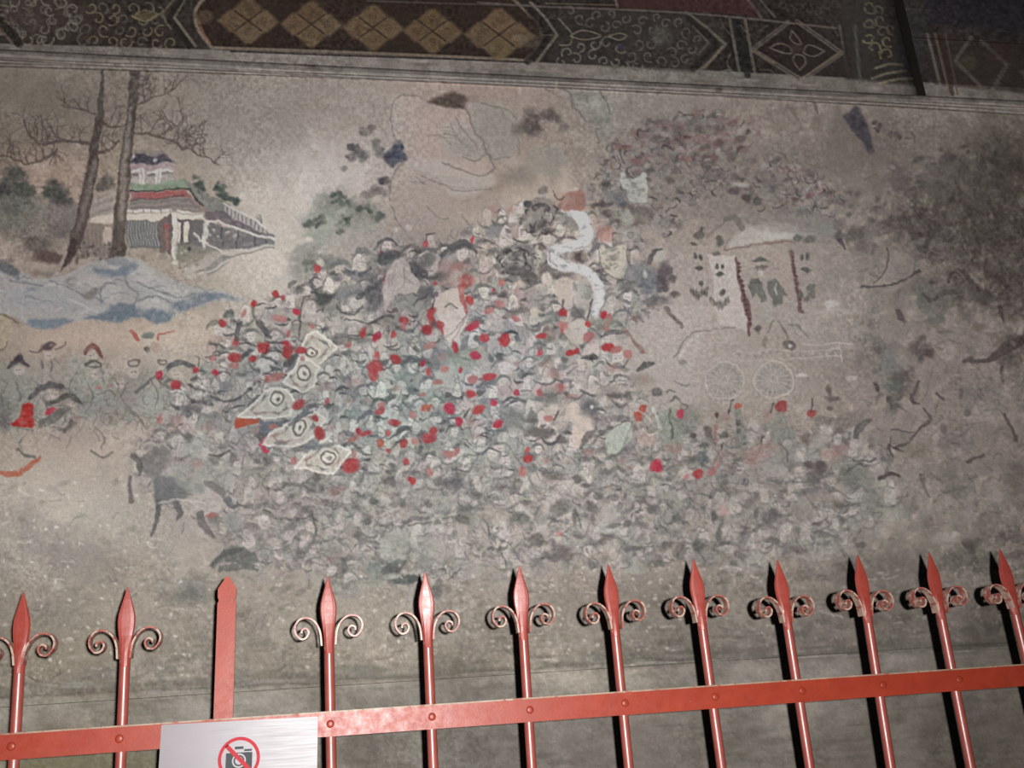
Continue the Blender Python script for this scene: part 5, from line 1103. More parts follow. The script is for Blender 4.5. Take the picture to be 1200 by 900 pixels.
gn = (gn[y0_][:, x0_] * (1 - fx_) + gn[y0_][:, x0_ + 1] * fx_) * (1 - fy_) + (gn[y0_ + 1][:, x0_] * (1 - fx_) + gn[y0_ + 1][:, x0_ + 1] * fx_) * fy_
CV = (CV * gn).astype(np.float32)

# moulding and cap above the mural
def band(off0, off1, col, a, wear=.2):
    t = np.linspace(-80, 1280, 30)
    top = [(x, 78 + .0275 * x + .0000165 * x * x + off0) for x in t]; bot = [(x, 78 + .0275 * x + .0000165 * x * x + off1) for x in t]
    poly(top + bot[::-1], col, a, .8, wear)
edge_y = lambda x: 78 + .0275 * x + .0000165 * x * x
wedge = edge_y(np.arange(CW) + X0)
yy = np.arange(CH)[:, None] + Y0
d = yy - wedge[None]
m = np.clip((1.0 - d) / 2, 0, 1) * np.clip((d + 60) / 2, 0, 1)
xx_ = (np.arange(CW) + X0)[None] / 1200.0
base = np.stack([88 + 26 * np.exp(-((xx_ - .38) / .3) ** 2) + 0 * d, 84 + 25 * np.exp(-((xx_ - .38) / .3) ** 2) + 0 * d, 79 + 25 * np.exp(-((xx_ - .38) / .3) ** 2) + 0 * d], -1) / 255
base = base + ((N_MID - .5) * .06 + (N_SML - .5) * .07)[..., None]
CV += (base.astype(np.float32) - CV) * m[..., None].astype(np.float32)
for off, w, a in ((0, 1.6, .8), (-4.0, 1.3, .6), (-8.0, 1.2, .5)):
    t = np.linspace(-80, 1280, 60); stroke(np.c_[t, edge_y(t) + off], w, (62, 54, 50), a, .6, .35, 1)
for off, w, a in ((-2.0, 1.2, .5), (-6.0, 1.2, .4)):
    t = np.linspace(-80, 1280, 60); stroke(np.c_[t, edge_y(t) + off], w, (142, 132, 125), a, .6, .5, 1)
for _ in range(130):
    x = rnd.uniform(-60, 1260); y = edge_y(x) - rnd.uniform(9, 24)
    blob(x, y, rnd.uniform(2, 14), rnd.uniform(1, 3), jit((84, 78, 74), 12) if rnd.random() < .55 else jit((132, 124, 118), 10), .4, .5, .3, .03, .5)
blob(843, 106, 5, 3, (52, 46, 44), .7); stroke([(652, 95), (652, 104)], 1.6, (150, 140, 118), .8, .6, .1, 1)

# ------------------------------------------------------------------ painted beams
bl = lambda x: 52 + .025 * x + .0000155 * x * x          # lower edge of the beam
yb_ = bl(np.arange(CW) + X0)[None]
m = np.clip((yb_ - yy) / 2, 0, 1)
dk = np.stack([46 - 6 * xx_ + 0 * yy, 40 - 4 * xx_ + 0 * yy, 35 + 0 * xx_ + 0 * yy], -1) / 255 + ((N_FIN - .5) * .05 + (N_MID - .5) * .04)[..., None]
CV += (dk.astype(np.float32) - CV) * m[..., None].astype(np.float32)
OL, OL2, OC = (112, 108, 92), (92, 88, 78), (128, 108, 84)


def spiral(x, y, r, col, a=.75, d=1, w=2.0):
    r = r * 1.12; col = tuple(v * .9 for v in col)
    t0 = rnd.uniform(0, 6.28)
    t = np.linspace(0, 5.0, 13)
    rr = r * (1 - t / 7.5)
    stroke(np.c_[x + rr * np.cos(t0 + d * t), y + rr * np.sin(t0 + d * t)], w, col, a, .6, .15, 1)


def scroll_panel(x0, x1, core, seed):
    rr = random.Random(seed)
    cx_ = (x0 + x1) / 2
    wash(cx_, bl(cx_) - 34, (x1 - x0) * .4, 22, core, .5)
    for r, n, rad in ((12, 6, 4), (24, 10, 6), (37, 14, 7)):
        for k in range(n):
            t = 6.283 * k / n + r
            x, y = cx_ + r * 1.9 * math.cos(t), bl(cx_) - 32 + r * .78 * math.sin(t) + .03 * r * 1.9 * math.cos(t)
            if x0 + 5 < x < x1 - 5 and y < bl(x) - 4: spiral(x, y, rad * rr.uniform(.8, 1.1), OL if rr.random() < .7 else OL2, .78, rr.choice((-1, 1)))


scroll_panel(-75, 100, (72, 58, 56), 3); scroll_panel(-60, 96, (70, 56, 54), 8)
for k in range(14): spiral(44 + 46 * math.cos(k * .45), 22 + 25 * math.sin(k * .45), 8, (118, 116, 98), .8, 1 if k % 2 else -1)
for r_ in range(4):
    for k in range(7):
        x = 96 + 17 * k + 8 * (r_ % 2) + rnd.uniform(-3, 3); y = bl(x) - 7 - 13 * r_
        if x < 206 - r_ * 2: spiral(x, y, rnd.uniform(5.5, 8), (116, 108, 80) if rnd.random() < .6 else OL2, .8, rnd.choice((-1, 1)))
blob(170, 19, 15, 5, (96, 82, 48), .7); stroke([(155, 19), (170, 25), (184, 18)], 2, (126, 112, 74), .8); stroke([(158, 17), (170, 12), (184, 16)], 1.6, (112, 100, 70), .7)
stroke([(-5, 16), (6, 32), (22, 50)], [10, 11], (30, 26, 24), .8, 1, .05, 1); stroke([(-12, 20), (14, 50)], 3, (98, 84, 72), .7, .8, .1, 1); stroke([(0, 14), (10, 28)], 2.4, (100, 100, 84), .7, .8, .1, 1)
for p, w, c in (([(218, -4), (204, 20), (229, 54)], 3.2, (112, 106, 90)), ([(208, -6), (190, 16), (200, 34)], 2.2, (98, 90, 70)), ([(212, 0), (198, 22), (222, 54)], 7, (30, 27, 24))): stroke(p, w, c, .85, .7, .08, 1)
# lozenge cartouche
poly([(246, -10), (232, 6), (228, 20), (234, 38), (250, 56), (620, 72), (636, 46), (630, 22), (608, 2), (600, -20)], (46, 33, 26), .9, 1.2, .05)
stroke([(246, -8), (233, 5), (228.5, 18), (233, 36), (250, 58)], 4, (126, 108, 90), .9, .8, .08); stroke([(232, 22), (238, 38), (246, 50)], 2.6, (150, 92, 66), .7)
stroke([(250, 56), (400, 61), (520, 66), (622, 71)], 3.6, (116, 103, 88), .9, .7, .1, 2); stroke([(270, 60), (400, 65), (520, 69), (618, 73)], 1.8, (30, 26, 26), .85, .7, .1, 2)
stroke([(598, -4), (612, 9), (630, 28), (635, 42), (628, 56), (616, 70)], 3.6, (118, 102, 84), .85, .8, .1)
stroke([(622, 3), (640, 22), (653, 41), (640, 58), (628, 74)], 3.4, (110, 102, 92), .85, .8, .1, 1); stroke([(612, 0), (640, 40), (618, 72)], 8, (30, 28, 27), .7, 1, .05, 1); stroke([(635, 41), (652, 41)], 1.4, OL2, .7, .6, .1, 1)
for cx_, cy_, sx in ((291, 24, 37), (365, 28, 37), (437, 32, 37), (507, 36, 36), (585, 40, 42)):
    for ax_, ay_ in ((-.5, 0), (.5, .03), (0, -.5), (0, .5)):
        x, y = cx_ + ax_ * sx, cy_ + ay_ * sx * .74
        c = jit((108, 84, 54), 6)
        poly([(x - sx * .48, y), (x - sx * .1, y - sx * .34), (x + sx * .1, y - sx * .34), (x + sx * .48, y + 1), (x + sx * .1, y + sx * .36), (x - sx * .1, y + sx * .36)], c, .85, 2.0, .2)
        ring(x, y, 3.6, 1.3, (70, 54, 36), .6, .1); blob(x, y, 1.4, 1.2, (66, 50, 34), .7)
        for k in range(6): blob(x + rnd.uniform(-8, 8), y + rnd.uniform(-5, 5), 1.2, 1, (84, 66, 42), .5)
    stroke([(cx_ - sx * .42, cy_ - sx * .3), (cx_ + sx * .42, cy_ + sx * .33)], 2, (48, 36, 28), .85, .6, .05, 1); stroke([(cx_ - sx * .42, cy_ + sx * .32), (cx_ + sx * .42, cy_ - sx * .3)], 2, (48, 36, 28), .85, .6, .05, 1)
blob(240, 20, 9, 8, (104, 78, 54), .6); ring(240, 20, 5, 1.4, (74, 56, 40), .6); blob(606, 44, 6, 4, (150, 132, 108), .4); blob(621, 48, 12, 8, (96, 86, 70), .5)
# scroll panel right of the lozenges
poly([(655, 41), (642, 20), (660, 8), (845, 22), (852, 50), (820, 86), (640, 72)], (52, 48, 44), .7, 2, .1)
for x, y, r, d in ((665, 62, 7, 1), (680, 55, 6, -1), (675, 69, 7, 1), (697, 52, 7, 1), (711, 50, 7.5, -1), (727, 56, 7, 1), (740, 66, 7, -1), (695, 65, 7, -1), (708, 72, 6, 1), (722, 72, 6, -1), (746, 77, 7, 1), (732, 78, 5, 1), (658, 73, 6, -1), (668, 13, 6, 1), (680, 22, 7, 1), (692, 28, 7, -1), (708, 32, 7, 1), (722, 30, 6, -1), (733, 22, 6, 1), (700, 18, 6, 1), (716, 16, 5, -1),
                   (746, 36, 7, 1), (748, 52, 7, -1), (762, 52, 7, 1), (760, 66, 7, 1), (774, 72, 7, -1), (790, 74, 7, 1), (788, 62, 7, 1), (798, 54, 7, -1), (805, 38, 7, 1), (796, 26, 6, 1), (780, 28, 6, -1), (764, 34, 6, 1), (810, 58, 6, 1), (803, 70, 6, -1), (753, 25, 6, -1), (770, 20, 5, 1), (818, 46, 5, 1)):
    spiral(x, y, r * .92, (116, 114, 104) if (x < 735 and y > 45) else (96, 92, 84), .8, d)
blob(775, 42, 13, 12, (70, 70, 64), .7); foliage(775, 42, 10, 9, (90, 90, 82), 16, 1.6, .6); blob(727, 55, 3.4, 3, (44, 40, 72), .9)
for p in ([(668, 42), (680, 36), (692, 37), (704, 42), (692, 46), (680, 46), (668, 42)], [(714, 42), (726, 39), (734, 42), (726, 47), (714, 43)], [(655, 22), (664, 32), (670, 40), (668, 52), (656, 53)]): stroke(p, 1.8, (116, 108, 88), .8, .6, .1)
stroke([(804, 14), (828, 32), (850, 52), (836, 68), (816, 86)], 3.4, (98, 92, 80), .85, .8, .1, 1); stroke([(812, 30), (830, 50), (818, 64)], 2.2, (90, 86, 78), .75, .7, .1, 1); stroke([(808, 22), (840, 51), (812, 80)], 7, (28, 26, 25), .7, 1, .05, 1); stroke([(846, 55), (826, 80)], 2, (116, 94, 62), .7, .7, .1, 1)
stroke([(844, 22), (848, 32), (856, 40)], 1.8, OL2, .7); stroke([(856, 62), (852, 74), (857, 82)], 1.8, (104, 100, 86), .7); stroke([(840, 86), (852, 82), (862, 86)], 2, (104, 104, 92), .7)
for x0, x1, c, w in ((855, 867, (100, 100, 92), 2.6), (873, 885, (98, 94, 84), 2.6)): stroke([(x0, 22), (x1, 88)], w, c, .85, .7, .1, 1)
stroke([(864, 23), (876, 88)], 8, (26, 30, 30), .75, .8, .05, 1)
poly([(884, 58), (929, 27), (984, 62), (937, 92)], (40, 34, 32), .8, 1, .05)
for p in ([(882, 58), (924, 26)], [(882, 58), (936, 92)], [(986, 62), (934, 25)], [(986, 62), (946, 90)]): stroke(p, 5.5, (92, 84, 76), .85, .8, .1, 1); stroke(p, 1.2, (44, 38, 36), .7, .6, .05, 1)
stroke([(946, 88), (984, 62)], 2, (122, 100, 68), .6, .8, .1, 1); stroke([(884, 60), (908, 74)], 2, (122, 100, 66), .6, .8, .1, 1)
for p in ([(902, 56), (912, 51), (924, 54), (928, 62), (918, 62), (902, 56)], [(966, 60), (956, 55), (946, 53), (942, 62), (954, 66), (966, 60)], [(928, 36), (935, 44), (939, 52), (930, 50), (926, 44), (928, 36)], [(937, 82), (930, 72), (932, 64), (942, 66), (944, 74), (937, 82)]): stroke(p, 1.8, (104, 90, 80), .8, .6, .1)
blob(933, 57, 7, 6, (74, 54, 50), .7)
stroke([(984, 30), (989, 60), (996, 96)], 2.6, (98, 84, 78), .8, .8, .1, 1); stroke([(1000, 30), (1008, 96)], 3, (72, 70, 64), .7, .8, .1, 1)
for p in ([(890, 82), (902, 82), (908, 88)], [(868, 30), (880, 42)], [(975, 30), (982, 42)], [(890, 36), (900, 30)]): stroke(p, 1.6, OL2, .6)
# upper beam: red cartouche
poly([(716, -20), (722, -4), (728, 9), (872, 17), (884, 22), (890, 14), (878, -4), (870, -20)], (64, 34, 35), .9, 1.2, .1)
stroke([(560, 3), (640, 8), (722, 11), (800, 15), (880, 22), (980, 33)], 2.6, (88, 80, 74), .85, .7, .1, 2); stroke([(640, 4), (722, 6)], 1.4, (104, 92, 66), .7, .6, .1, 1); stroke([(719, -6), (724, 8)], 3, (112, 92, 78), .8, .7, .1, 1)
stroke([(872, -6), (892, 20)], 4, (88, 70, 68), .8, .8, .1, 1); stroke([(886, -6), (908, 20)], 2.4, (84, 82, 78), .75, .7, .1, 1)
for k in range(7): spiral(918 + 10 * k, 10 + rnd.uniform(-4, 4), 5, (72, 68, 62), .6, 1)
stroke([(430, 1), (520, 4), (610, 6)], 2, (78, 72, 70), .7, .7, .1, 2)
# column head
poly([(985, -30), (1082, -30), (1084, 60), (1080, 101), (990, 93)], (40, 38, 36), .85, 2, .1)
for x, y, r, d in ((1020, 8, 8, 1), (1032, 24, 7, 1), (1018, 26, 6, -1), (1020, 30, 7, 1), (1034, 38, 7, -1), (1018, 44, 7, -1), (1040, 48, 7, 1), (1024, 56, 8, -1), (1040, 64, 8, 1), (1028, 12, 6, -1), (1044, 34, 6, 1)): spiral(x, y, r, (112, 106, 66) if y > 40 else (88, 84, 66), .8, d)
for p in ([(1026, 80), (1042, 75), (1058, 76)], [(1022, 92), (1040, 86), (1062, 83)], [(1030, 98), (1050, 93), (1072, 92)]): stroke(p, 2.8, (104, 96, 72), .8, .8, .1)
stroke([(1002, 30), (1008, 96)], 3, (70, 74, 66), .7, .8, .1, 1); blob(1068, 50, 14, 44, (38, 38, 46), .6, .5)
# beyond the column
poly([(1084, 38), (1290, 60), (1290, 118), (1095, 99)], (42, 34, 32), .7, 2, .1)
for x0, x1, c, w in ((1087, 1104, (92, 88, 80), 3.4), (1096, 1113, (88, 76, 68), 3), (1108, 1122, (70, 58, 50), 2.4)): stroke([(x0, 40), (x1, 110)], w, c, .8, .8, .1, 1)
stroke([(1101, 42), (1116, 110)], 5, (48, 30, 24), .7, .8, .1, 1)
for p in ([(1120, 70), (1138, 44)], [(1120, 72), (1156, 108)], [(1180, 76), (1160, 110)], [(1180, 76), (1150, 48)], [(1198, 84), (1216, 112)]): stroke(p, 4.5, (74, 70, 62), .75, .9, .15, 1)
blob(1134, 74, 10, 9, (70, 60, 44), .5); blob(1175, 62, 16, 14, (58, 40, 40), .5); poly([(1075, -30), (1300, -30), (1300, 45), (1090, 28)], (32, 30, 40), .85, 4, .1)
stroke([(1030, 9), (1090, 12)], 1.6, (70, 62, 54), .5, .8, .1, 1); blob(1212, 124, 12, 7, (84, 88, 66), .4, .6)

# ------------------------------------------------------------------ overall wear: flakes, pin-holes, dust, thread
n = fbm(3.2, 41, 2)
crowd_mask = np.clip(fbm(60, 55) * 1.4, .35, 1)
CV += ((n - .5) * .10 * crowd_mask * np.clip(1.15 - .5 * xx_, .4, 1))[..., None]
CV += ((fbm(11, 45, 3, .8) - .5) * .055 * (d > 2))[..., None]
fl_ = np.clip((fbm(7, 61, 4, .75) - .80) * 7, 0, 1) * (d > 2)
CV += (np.array([186, 178, 168], np.float32) / 255 - CV) * (fl_ * .22)[..., None] * np.clip(1.25 - xx_, .3, 1)[..., None]
sc_ = np.clip((fbm(8, 71, 4, .75) - .82) * 7, 0, 1) * (d > 2)
CV += (np.array([88, 82, 77], np.float32) / 255 - CV) * (sc_ * .30)[..., None]
def soften(A, r):
    B = A
    for ax in (0, 1):
        acc = 0
        for s in range(-r, r + 1): acc = acc + np.roll(B, s, ax)
        B = acc / (2 * r + 1)
    return B


mk = np.clip(d, 0, 1)[..., None].astype(np.float32)
# faded pigments: pull the colours towards grey, weak ones more than strong ones
lum_ = (CV @ np.array([.3, .5, .2], np.float32))[..., None]
chr_ = np.abs(CV - lum_).max(-1, keepdims=True)
kf = .66 + .06 * np.clip((yy - 640) / 60.0, 0, 1)[..., None] + .18 * np.clip((chr_ - .08) / .2, 0, 1)
CV = CV + mk * (lum_ * (1 - .10 * np.clip((chr_ - .12) / .2, 0, 1)) + (CV - lum_) * kf + np.array([.006, -.001, -.003], np.float32) - CV)
CV = CV + mk * (.65 * (CV - soften(CV, 1)) + .15 * (CV - soften(CV, 3)))
up = np.clip((yb_ - yy + 1) / 3, 0, 1)[..., None].astype(np.float32)
grey = CV.mean(-1, keepdims=True)
CV = CV + up * ((grey + (CV - grey) * 1.0 - .16) * .84 + .155 - CV)
CV = CV + (rng.random((CH, CW, 1)).astype(np.float32) - .5) * .05 * (CV.mean(-1, keepdims=True) * 1.6)
CV = np.clip(CV, .02, .95).astype(np.float32)


# ================================================================== STRUCTURE
def painted_surface(name, PX, PY, PZ, n, mat, gain=1.0):
    """grid of world points (rows x cols) that carries the painted layer as a vertex colour"""
    h, w = PX.shape
    P = np.stack([PX, PY, PZ], -1).reshape(-1, 3)
    px, py = project(P)
    u, v = px - X0, py - Y0
    u = np.abs(u); v = np.abs(v)                         # past the canvas the painting goes on, mirrored
    u = (CW - 1) - np.abs((CW - 1) - np.mod(u, 2 * (CW - 1)))
    v = (CH - 1) - np.abs((CH - 1) - np.mod(v, 2 * (CH - 1)))
    u = np.clip(u, 0, CW - 1.01); v = np.clip(v, 0, CH - 1.01)
    ui, vi = u.astype(int), v.astype(int)
    fu, fv = (u - ui)[:, None], (v - vi)[:, None]
    c = (CV[vi, ui] * (1 - fu) + CV[vi, ui + 1] * fu) * (1 - fv) + (CV[vi + 1, ui] * (1 - fu) + CV[vi + 1, ui + 1] * fu) * fv
    # the correction is read inside the photographed field and held constant beyond it
    cxp, cyp = np.clip(px, -10, 1210), np.clip(py, -5, 905)
    dr = CF[None] * FPX + CR[None] * (cxp - 600)[:, None] + CU[None] * (450 - cyp)[:, None]
    Pc = CAM + dr * (P[:, 1:2] / dr[:, 1:2])
    E = np.clip(irradiance(Pc, n) / E_REF, 0.22, 1.4)
    alb = np.clip(s2l(c) * ALB_GAIN * gain / E[:, None], 0.004, 0.82)
    me = bpy.data.meshes.new(name)
    idx = np.arange(h * w).reshape(h, w)
    q = np.stack([idx[:-1, :-1], idx[1:, :-1], idx[1:, 1:], idx[:-1, 1:]], -1).reshape(-1, 4)
    me.vertices.add(len(P)); me.vertices.foreach_set('co', P.astype(np.float32).ravel())
    me.loops.add(q.size); me.loops.foreach_set('vertex_index', q.astype(np.int32).ravel())
    me.polygons.add(len(q))
    me.polygons.foreach_set('loop_start', np.arange(0, q.size, 4, dtype=np.int32))
    me.polygons.foreach_set('loop_total', np.full(len(q), 4, np.int32))
    me.update(calc_edges=True)
    at = me.color_attributes.new('paint', 'FLOAT_COLOR', 'POINT')
    at.data.foreach_set('color', np.c_[alb, np.ones(len(alb))].astype(np.float32).ravel())
    me.materials.append(mat)
    return me


def spread(a, step_out, to_lo, to_hi):
    lo = np.arange(a[0] - step_out, to_lo, -step_out)[::-1]
    hi = np.arange(a[-1] + step_out, to_hi, step_out)
    return np.concatenate([lo, a, hi])


Z_MURAL_TOP = CAM[2] + 0.7557 * WALL_Y
Z_MURAL_BOT = CAM[2] + 0.0321 * WALL_Y
Z_BAND_TOP = Z_MURAL_TOP + 0.072
Z_BEAM_TOP = Z_BAND_TOP + 0.232
XL, XR = -3.2, 4.6

cols = np.array([on_plane(p, 350, WALL_Y)[0] for p in np.arange(-45, 1250, 1.0)])
xs = spread(cols, 0.012, XL, XR)
zs_top = np.array([on_plane(600, p, WALL_Y)[2] for p in np.arange(95, 700, 1.05)])
zs = [z for z in zs_top if z < Z_MURAL_TOP - 0.0005]
zs = [Z_MURAL_TOP] + zs
zz = zs[-1] - 0.003
while zz > Z_MURAL_BOT + 0.001:
    zs.append(zz); zz -= 0.003
zs.append(Z_MURAL_BOT)
zs = np.array(zs)

# floor and the wall body
link('floor', box_mesh('floor', (XL, -2.5, -0.1), (XR, WALL_Y + 0.4, 0.0)), MAT_FLOOR)['kind'] = 'structure'
wb = link('wall_back', box_mesh('wall_back', (XL, WALL_Y + 0.012, 0.0), (XR, WALL_Y + 0.4, Z_MURAL_TOP)), MAT_DADO)
wb['kind'] = 'structure'

# mural: painted plaster skin, a little proud of the wall, with real lower edge
GX, GZ = np.meshgrid(xs, zs)
GY = np.full_like(GX, WALL_Y)
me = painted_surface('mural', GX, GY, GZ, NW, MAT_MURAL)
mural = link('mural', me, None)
tag(mural, 'faded temple mural of a crowded procession, pavilion and rocks on grey plaster wall', 'mural')
zd = np.arange(Z_MURAL_BOT - 0.0005, 1.18, -0.0035)
DX, DZ = np.meshgrid(spread(cols[::2], 0.02, XL, XR), zd)
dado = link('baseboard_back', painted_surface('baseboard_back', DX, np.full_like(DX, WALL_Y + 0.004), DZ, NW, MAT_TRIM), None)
dado['kind'] = 'structure'
edge = mesh_py('plaster_edge', [(XL, WALL_Y, Z_MURAL_BOT), (XR, WALL_Y, Z_MURAL_BOT), (XR, WALL_Y + 0.0039, Z_MURAL_BOT - 0.001), (XL, WALL_Y + 0.0039, Z_MURAL_BOT - 0.001)], [(0, 1, 2, 3)])
link('plaster_edge', edge, MAT_DADO, mural)

# moulding and sloping wall cap above the mural
prof = [(0.0, 0.0), (-0.004, 0.001), (-0.004, 0.006), (0.0, 0.007), (0.0, 0.010), (-0.003, 0.011), (-0.003, 0.014),
        (0.0, 0.015), (0.0, 0.019), (-0.005, 0.020), (-0.006, 0.025), (0.0, 0.027)]
for k in range(1, 12): prof.append((0.042 * (k / 11.0) ** 2.0, 0.027 + (0.072 - 0.027) * k / 11.0))
txs = spread(cols[::2], 0.02, XL, XR)
PX = np.tile(txs, (len(prof), 1))
PY = np.array([[WALL_Y + p[0]] for p in prof]) + np.zeros_like(PX)
PZ = np.array([[Z_MURAL_TOP + p[1]] for p in prof]) + np.zeros_like(PX)
PX, PY, PZ = PX[::-1], PY[::-1], PZ[::-1]
tr = link('trim_1', painted_surface('trim_1', PX, PY, PZ, NW, MAT_TRIM), None)
tr['kind'] = 'structure'


def beam(name, za, zb, ya, depth, xa, xb, label, step=2):
    bx = cols[(cols > xa) & (cols < xb)][::step]
    bx = np.concatenate([[xa], spread(bx, 0.012, xa + 0.004, xb - 0.004), [xb]]) if len(bx) else np.linspace(xa, xb, 60)
    bz = np.linspace(zb, za, int((zb - za) / 0.0022))
    A, B = np.meshgrid(bx, bz)
    root = empty(name, ((xa + xb) / 2, ya + depth / 2, za))
    tag(root, label, 'beam')
    f = link('painted_face', painted_surface('painted_face', A, np.full_like(A, ya), B, NW, MAT_BEAM), None, root)
    f.matrix_parent_inverse = Matrix.Translation(-root.location)
    t = link('timber', box_mesh('timber', (xa, ya + 0.002, za), (xb, ya + depth, zb)), MAT_TIMBER, root)
    t.matrix_parent_inverse = Matrix.Translation(-root.location)
    return root


MAT_TIMBER = flat_mat('dark_timber', (0.04, 0.03, 0.025), 0.7)
COLX0, COLX1 = on_plane(987, 60, BEAM_Y)[0], on_plane(1080, 60, BEAM_Y)[0]
beam('painted_beam', Z_BAND_TOP - 0.03, Z_BEAM_TOP, BEAM_Y, 0.3, XL, COLX0 + 0.02,
     'dark painted timber beam with tan lozenges and scrollwork above the pavilion side of the mural')
beam('painted_beam', Z_BAND_TOP - 0.03, Z_BEAM_TOP, BEAM_Y + 0.004, 0.3, COLX1 - 0.02, XR,
     'dark painted beam end with striped diamond pattern beyond the round column')
beam('painted_beam', Z_BEAM_TOP, Z_BEAM_TOP + 0.26, BEAM_Y + 0.001, 0.3, XL, COLX0 + 0.02,
     'upper timber beam with dull red panel stacked over the lozenge beam')
beam('painted_beam', Z_BEAM_TOP, Z_BEAM_TOP + 0.26, BEAM_Y + 0.001, 0.3, COLX1 - 0.02, XR,
     'plain blackened upper beam end beyond the round column')
# plain boarding above the beams and the ceiling
ub = link('trim_2', box_mesh('trim_2', (XL, BEAM_Y + 0.01, Z_BEAM_TOP + 0.26), (XR, BEAM_Y + 0.35, 4.2)), MAT_TIMBER); ub['kind'] = 'structure'
ce = link('ceiling', box_mesh('ceiling', (XL, -2.5, 4.2), (XR, BEAM_Y + 0.35, 4.3)), MAT_TIMBER); ce['kind'] = 'structure'
# round column head that stands in the wall and carries the beams
cx, rad = (COLX0 + COLX1) / 2, (COLX1 - COLX0) / 2
th = np.linspace(-math.pi / 2, math.pi / 2, 70)
bz = np.linspace(Z_BEAM_TOP + 0.30, Z_BAND_TOP - 0.05, 150)
T, B = np.meshgrid(th, bz)
cy_ = BEAM_Y + rad * 0.82
column = empty('column', (cx, cy_, Z_BAND_TOP - 0.05))
tag(column, 'round painted column head with scroll motifs between the beam ends', 'column')
f = link('painted_face', painted_surface('painted_face', cx + rad * np.sin(T), cy_ - rad * np.cos(T), B, NW, MAT_BEAM), None, column)
f.matrix_parent_inverse = Matrix.Translation(-column.location)
f.data.polygons.foreach_set('use_smooth', [True] * len(f.data.polygons))

# ================================================================== IRON FENCE
PXM = 1.0 / 836.0                      # metres per photo pixel on the fence plane, near the middle
RAIL_Z = on_plane(620, 834, FENCE_Y)[2]
fence = empty('iron_fence', (0.35, FENCE_Y, 0.0))
tag(fence, 'red painted iron fence with spear heads and curled scrolls in front of the mural', 'fence')


def under(o, parent):
    """keep the world place of an object whose parent is an unrotated empty"""
    o.parent = parent
    o.matrix_parent_inverse = Matrix.Translation(-parent.location)
    return o


def blade_mesh(name, prof):
    """flattened leaf: broad faces front and back with a faint midrib, round where it meets the bar"""
    V, Fc, n = [], [], 12
    for z, w, t, flat in prof:
        for k in range(n):
            a = 2 * math.pi * k / n
            cx_, sy_ = math.cos(a), math.sin(a)
            fx = w * cx_
            fy = t * sy_ * (1 - flat) + flat * t * max(-1, min(1, sy_ * 1.8)) * (0.86 + 0.14 * abs(sy_))
            V.append((fx, fy, z))
    for i in range(len(prof) - 1):
        for k in range(n):
            k2 = (k + 1) % n
            Fc.append((i * n + k, i * n + k2, (i + 1) * n + k2, (i + 1) * n + k))
    Fc.append(tuple(range(n))[::-1]); Fc.append(tuple((len(prof) - 1) * n + k for k in range(n)))
    return mesh_py(name, V, Fc)


def lathe_like(name, sections, nseg=14):
    """sections: (z, half width x, half depth y)"""
    V, Fc = [], []
    for z, a, b in sections:
        for k in range(nseg):
            t = 2 * math.pi * k / nseg
            V.append((a * math.cos(t), b * math.sin(t), z))
    for i in range(len(sections) - 1):
        for k in range(nseg):
            k2 = (k + 1) % nseg
            Fc.append((i * nseg + k, i * nseg + k2, (i + 1) * nseg + k2, (i + 1) * nseg + k))
    Fc.append(tuple(range(nseg))[::-1])
    Fc.append(tuple((len(sections) - 1) * nseg + k for k in range(nseg)))
    return mesh_py(name, V, Fc, True)


P_ = PXM
spear_prof = [(0, .5, .5, 1), (6, 2.2, 1.2, 1), (14, 4.4, 1.9, 1), (22, 6.8, 2.3, 1), (29, 8.6, 2.5, 1), (36, 9.2, 2.6, 1), (43, 8.9, 2.8, 1),
              (52, 7.6, 3.2, .9), (62, 6.4, 4.2, .6), (70, 5.8, 5.0, .3), (79, 5.6, 5.6, 0), (84, 5.6, 5.6, 0)]
spear_me = blade_mesh('spear_head', [(-d * P_, w * P_, t * P_, f_) for d, w, t, f_ in spear_prof][::-1])
bar_me = lathe_like('round_bar', [(z_, 5.6 * P_, 5.6 * P_) for z_ in (-0.12 - RAIL_Z, -0.119 - RAIL_Z, -0.6, -84.5 * P_, -84 * P_)])


def strip_mesh(name, path, thick, width):
    P = curve(path, 4)
    V, Fc = [], []
    for i in range(len(P)):
        t = P[min(i + 1, len(P) - 1)] - P[max(i - 1, 0)]
        t = t / (np.linalg.norm(t) + 1e-9)
        nn = np.array([-t[1], t[0]])
        for s, y in ((-1, -1), (1, -1), (1, 1), (-1, 1)):
            q = P[i] + nn * s * thick / 2
            V.append((q[0], y * width / 2, q[1]))
    for i in range(len(P) - 1):
        for k in range(4):
            k2 = (k + 1) % 4
            Fc.append((i * 4 + k, i * 4 + k2, (i + 1) * 4 + k2, (i + 1) * 4 + k))
    Fc.append((0, 1, 2, 3)); n = (len(P) - 1) * 4
    Fc.append((n + 3, n + 2, n + 1, n))
    me = mesh_py(name, V, Fc)
    return me


sc = [(6, 76), (7, 66), (9, 58), (14, 50), (22, 45.5), (31, 47), (36, 54), (35, 62), (29.5, 68), (23.5, 67), (20.5, 61.5), (23.5, 57), (28, 58.5), (28.5, 62)]
scroll_r = strip_mesh('scroll', [(x * P_, -y * P_) for x, y in sc], 2.0 * P_, 0.0150)
scroll_l = strip_mesh('scroll', [(-x * P_ * .97, -y * P_) for x, y in sc], 2.0 * P_, 0.0150)
rivet_me = lathe_like('rivet', [(0, .0052, .0052), (.0009, .0050, .0050), (.0016, .0038, .0038), (.0019, .0015, .0015)], 10)

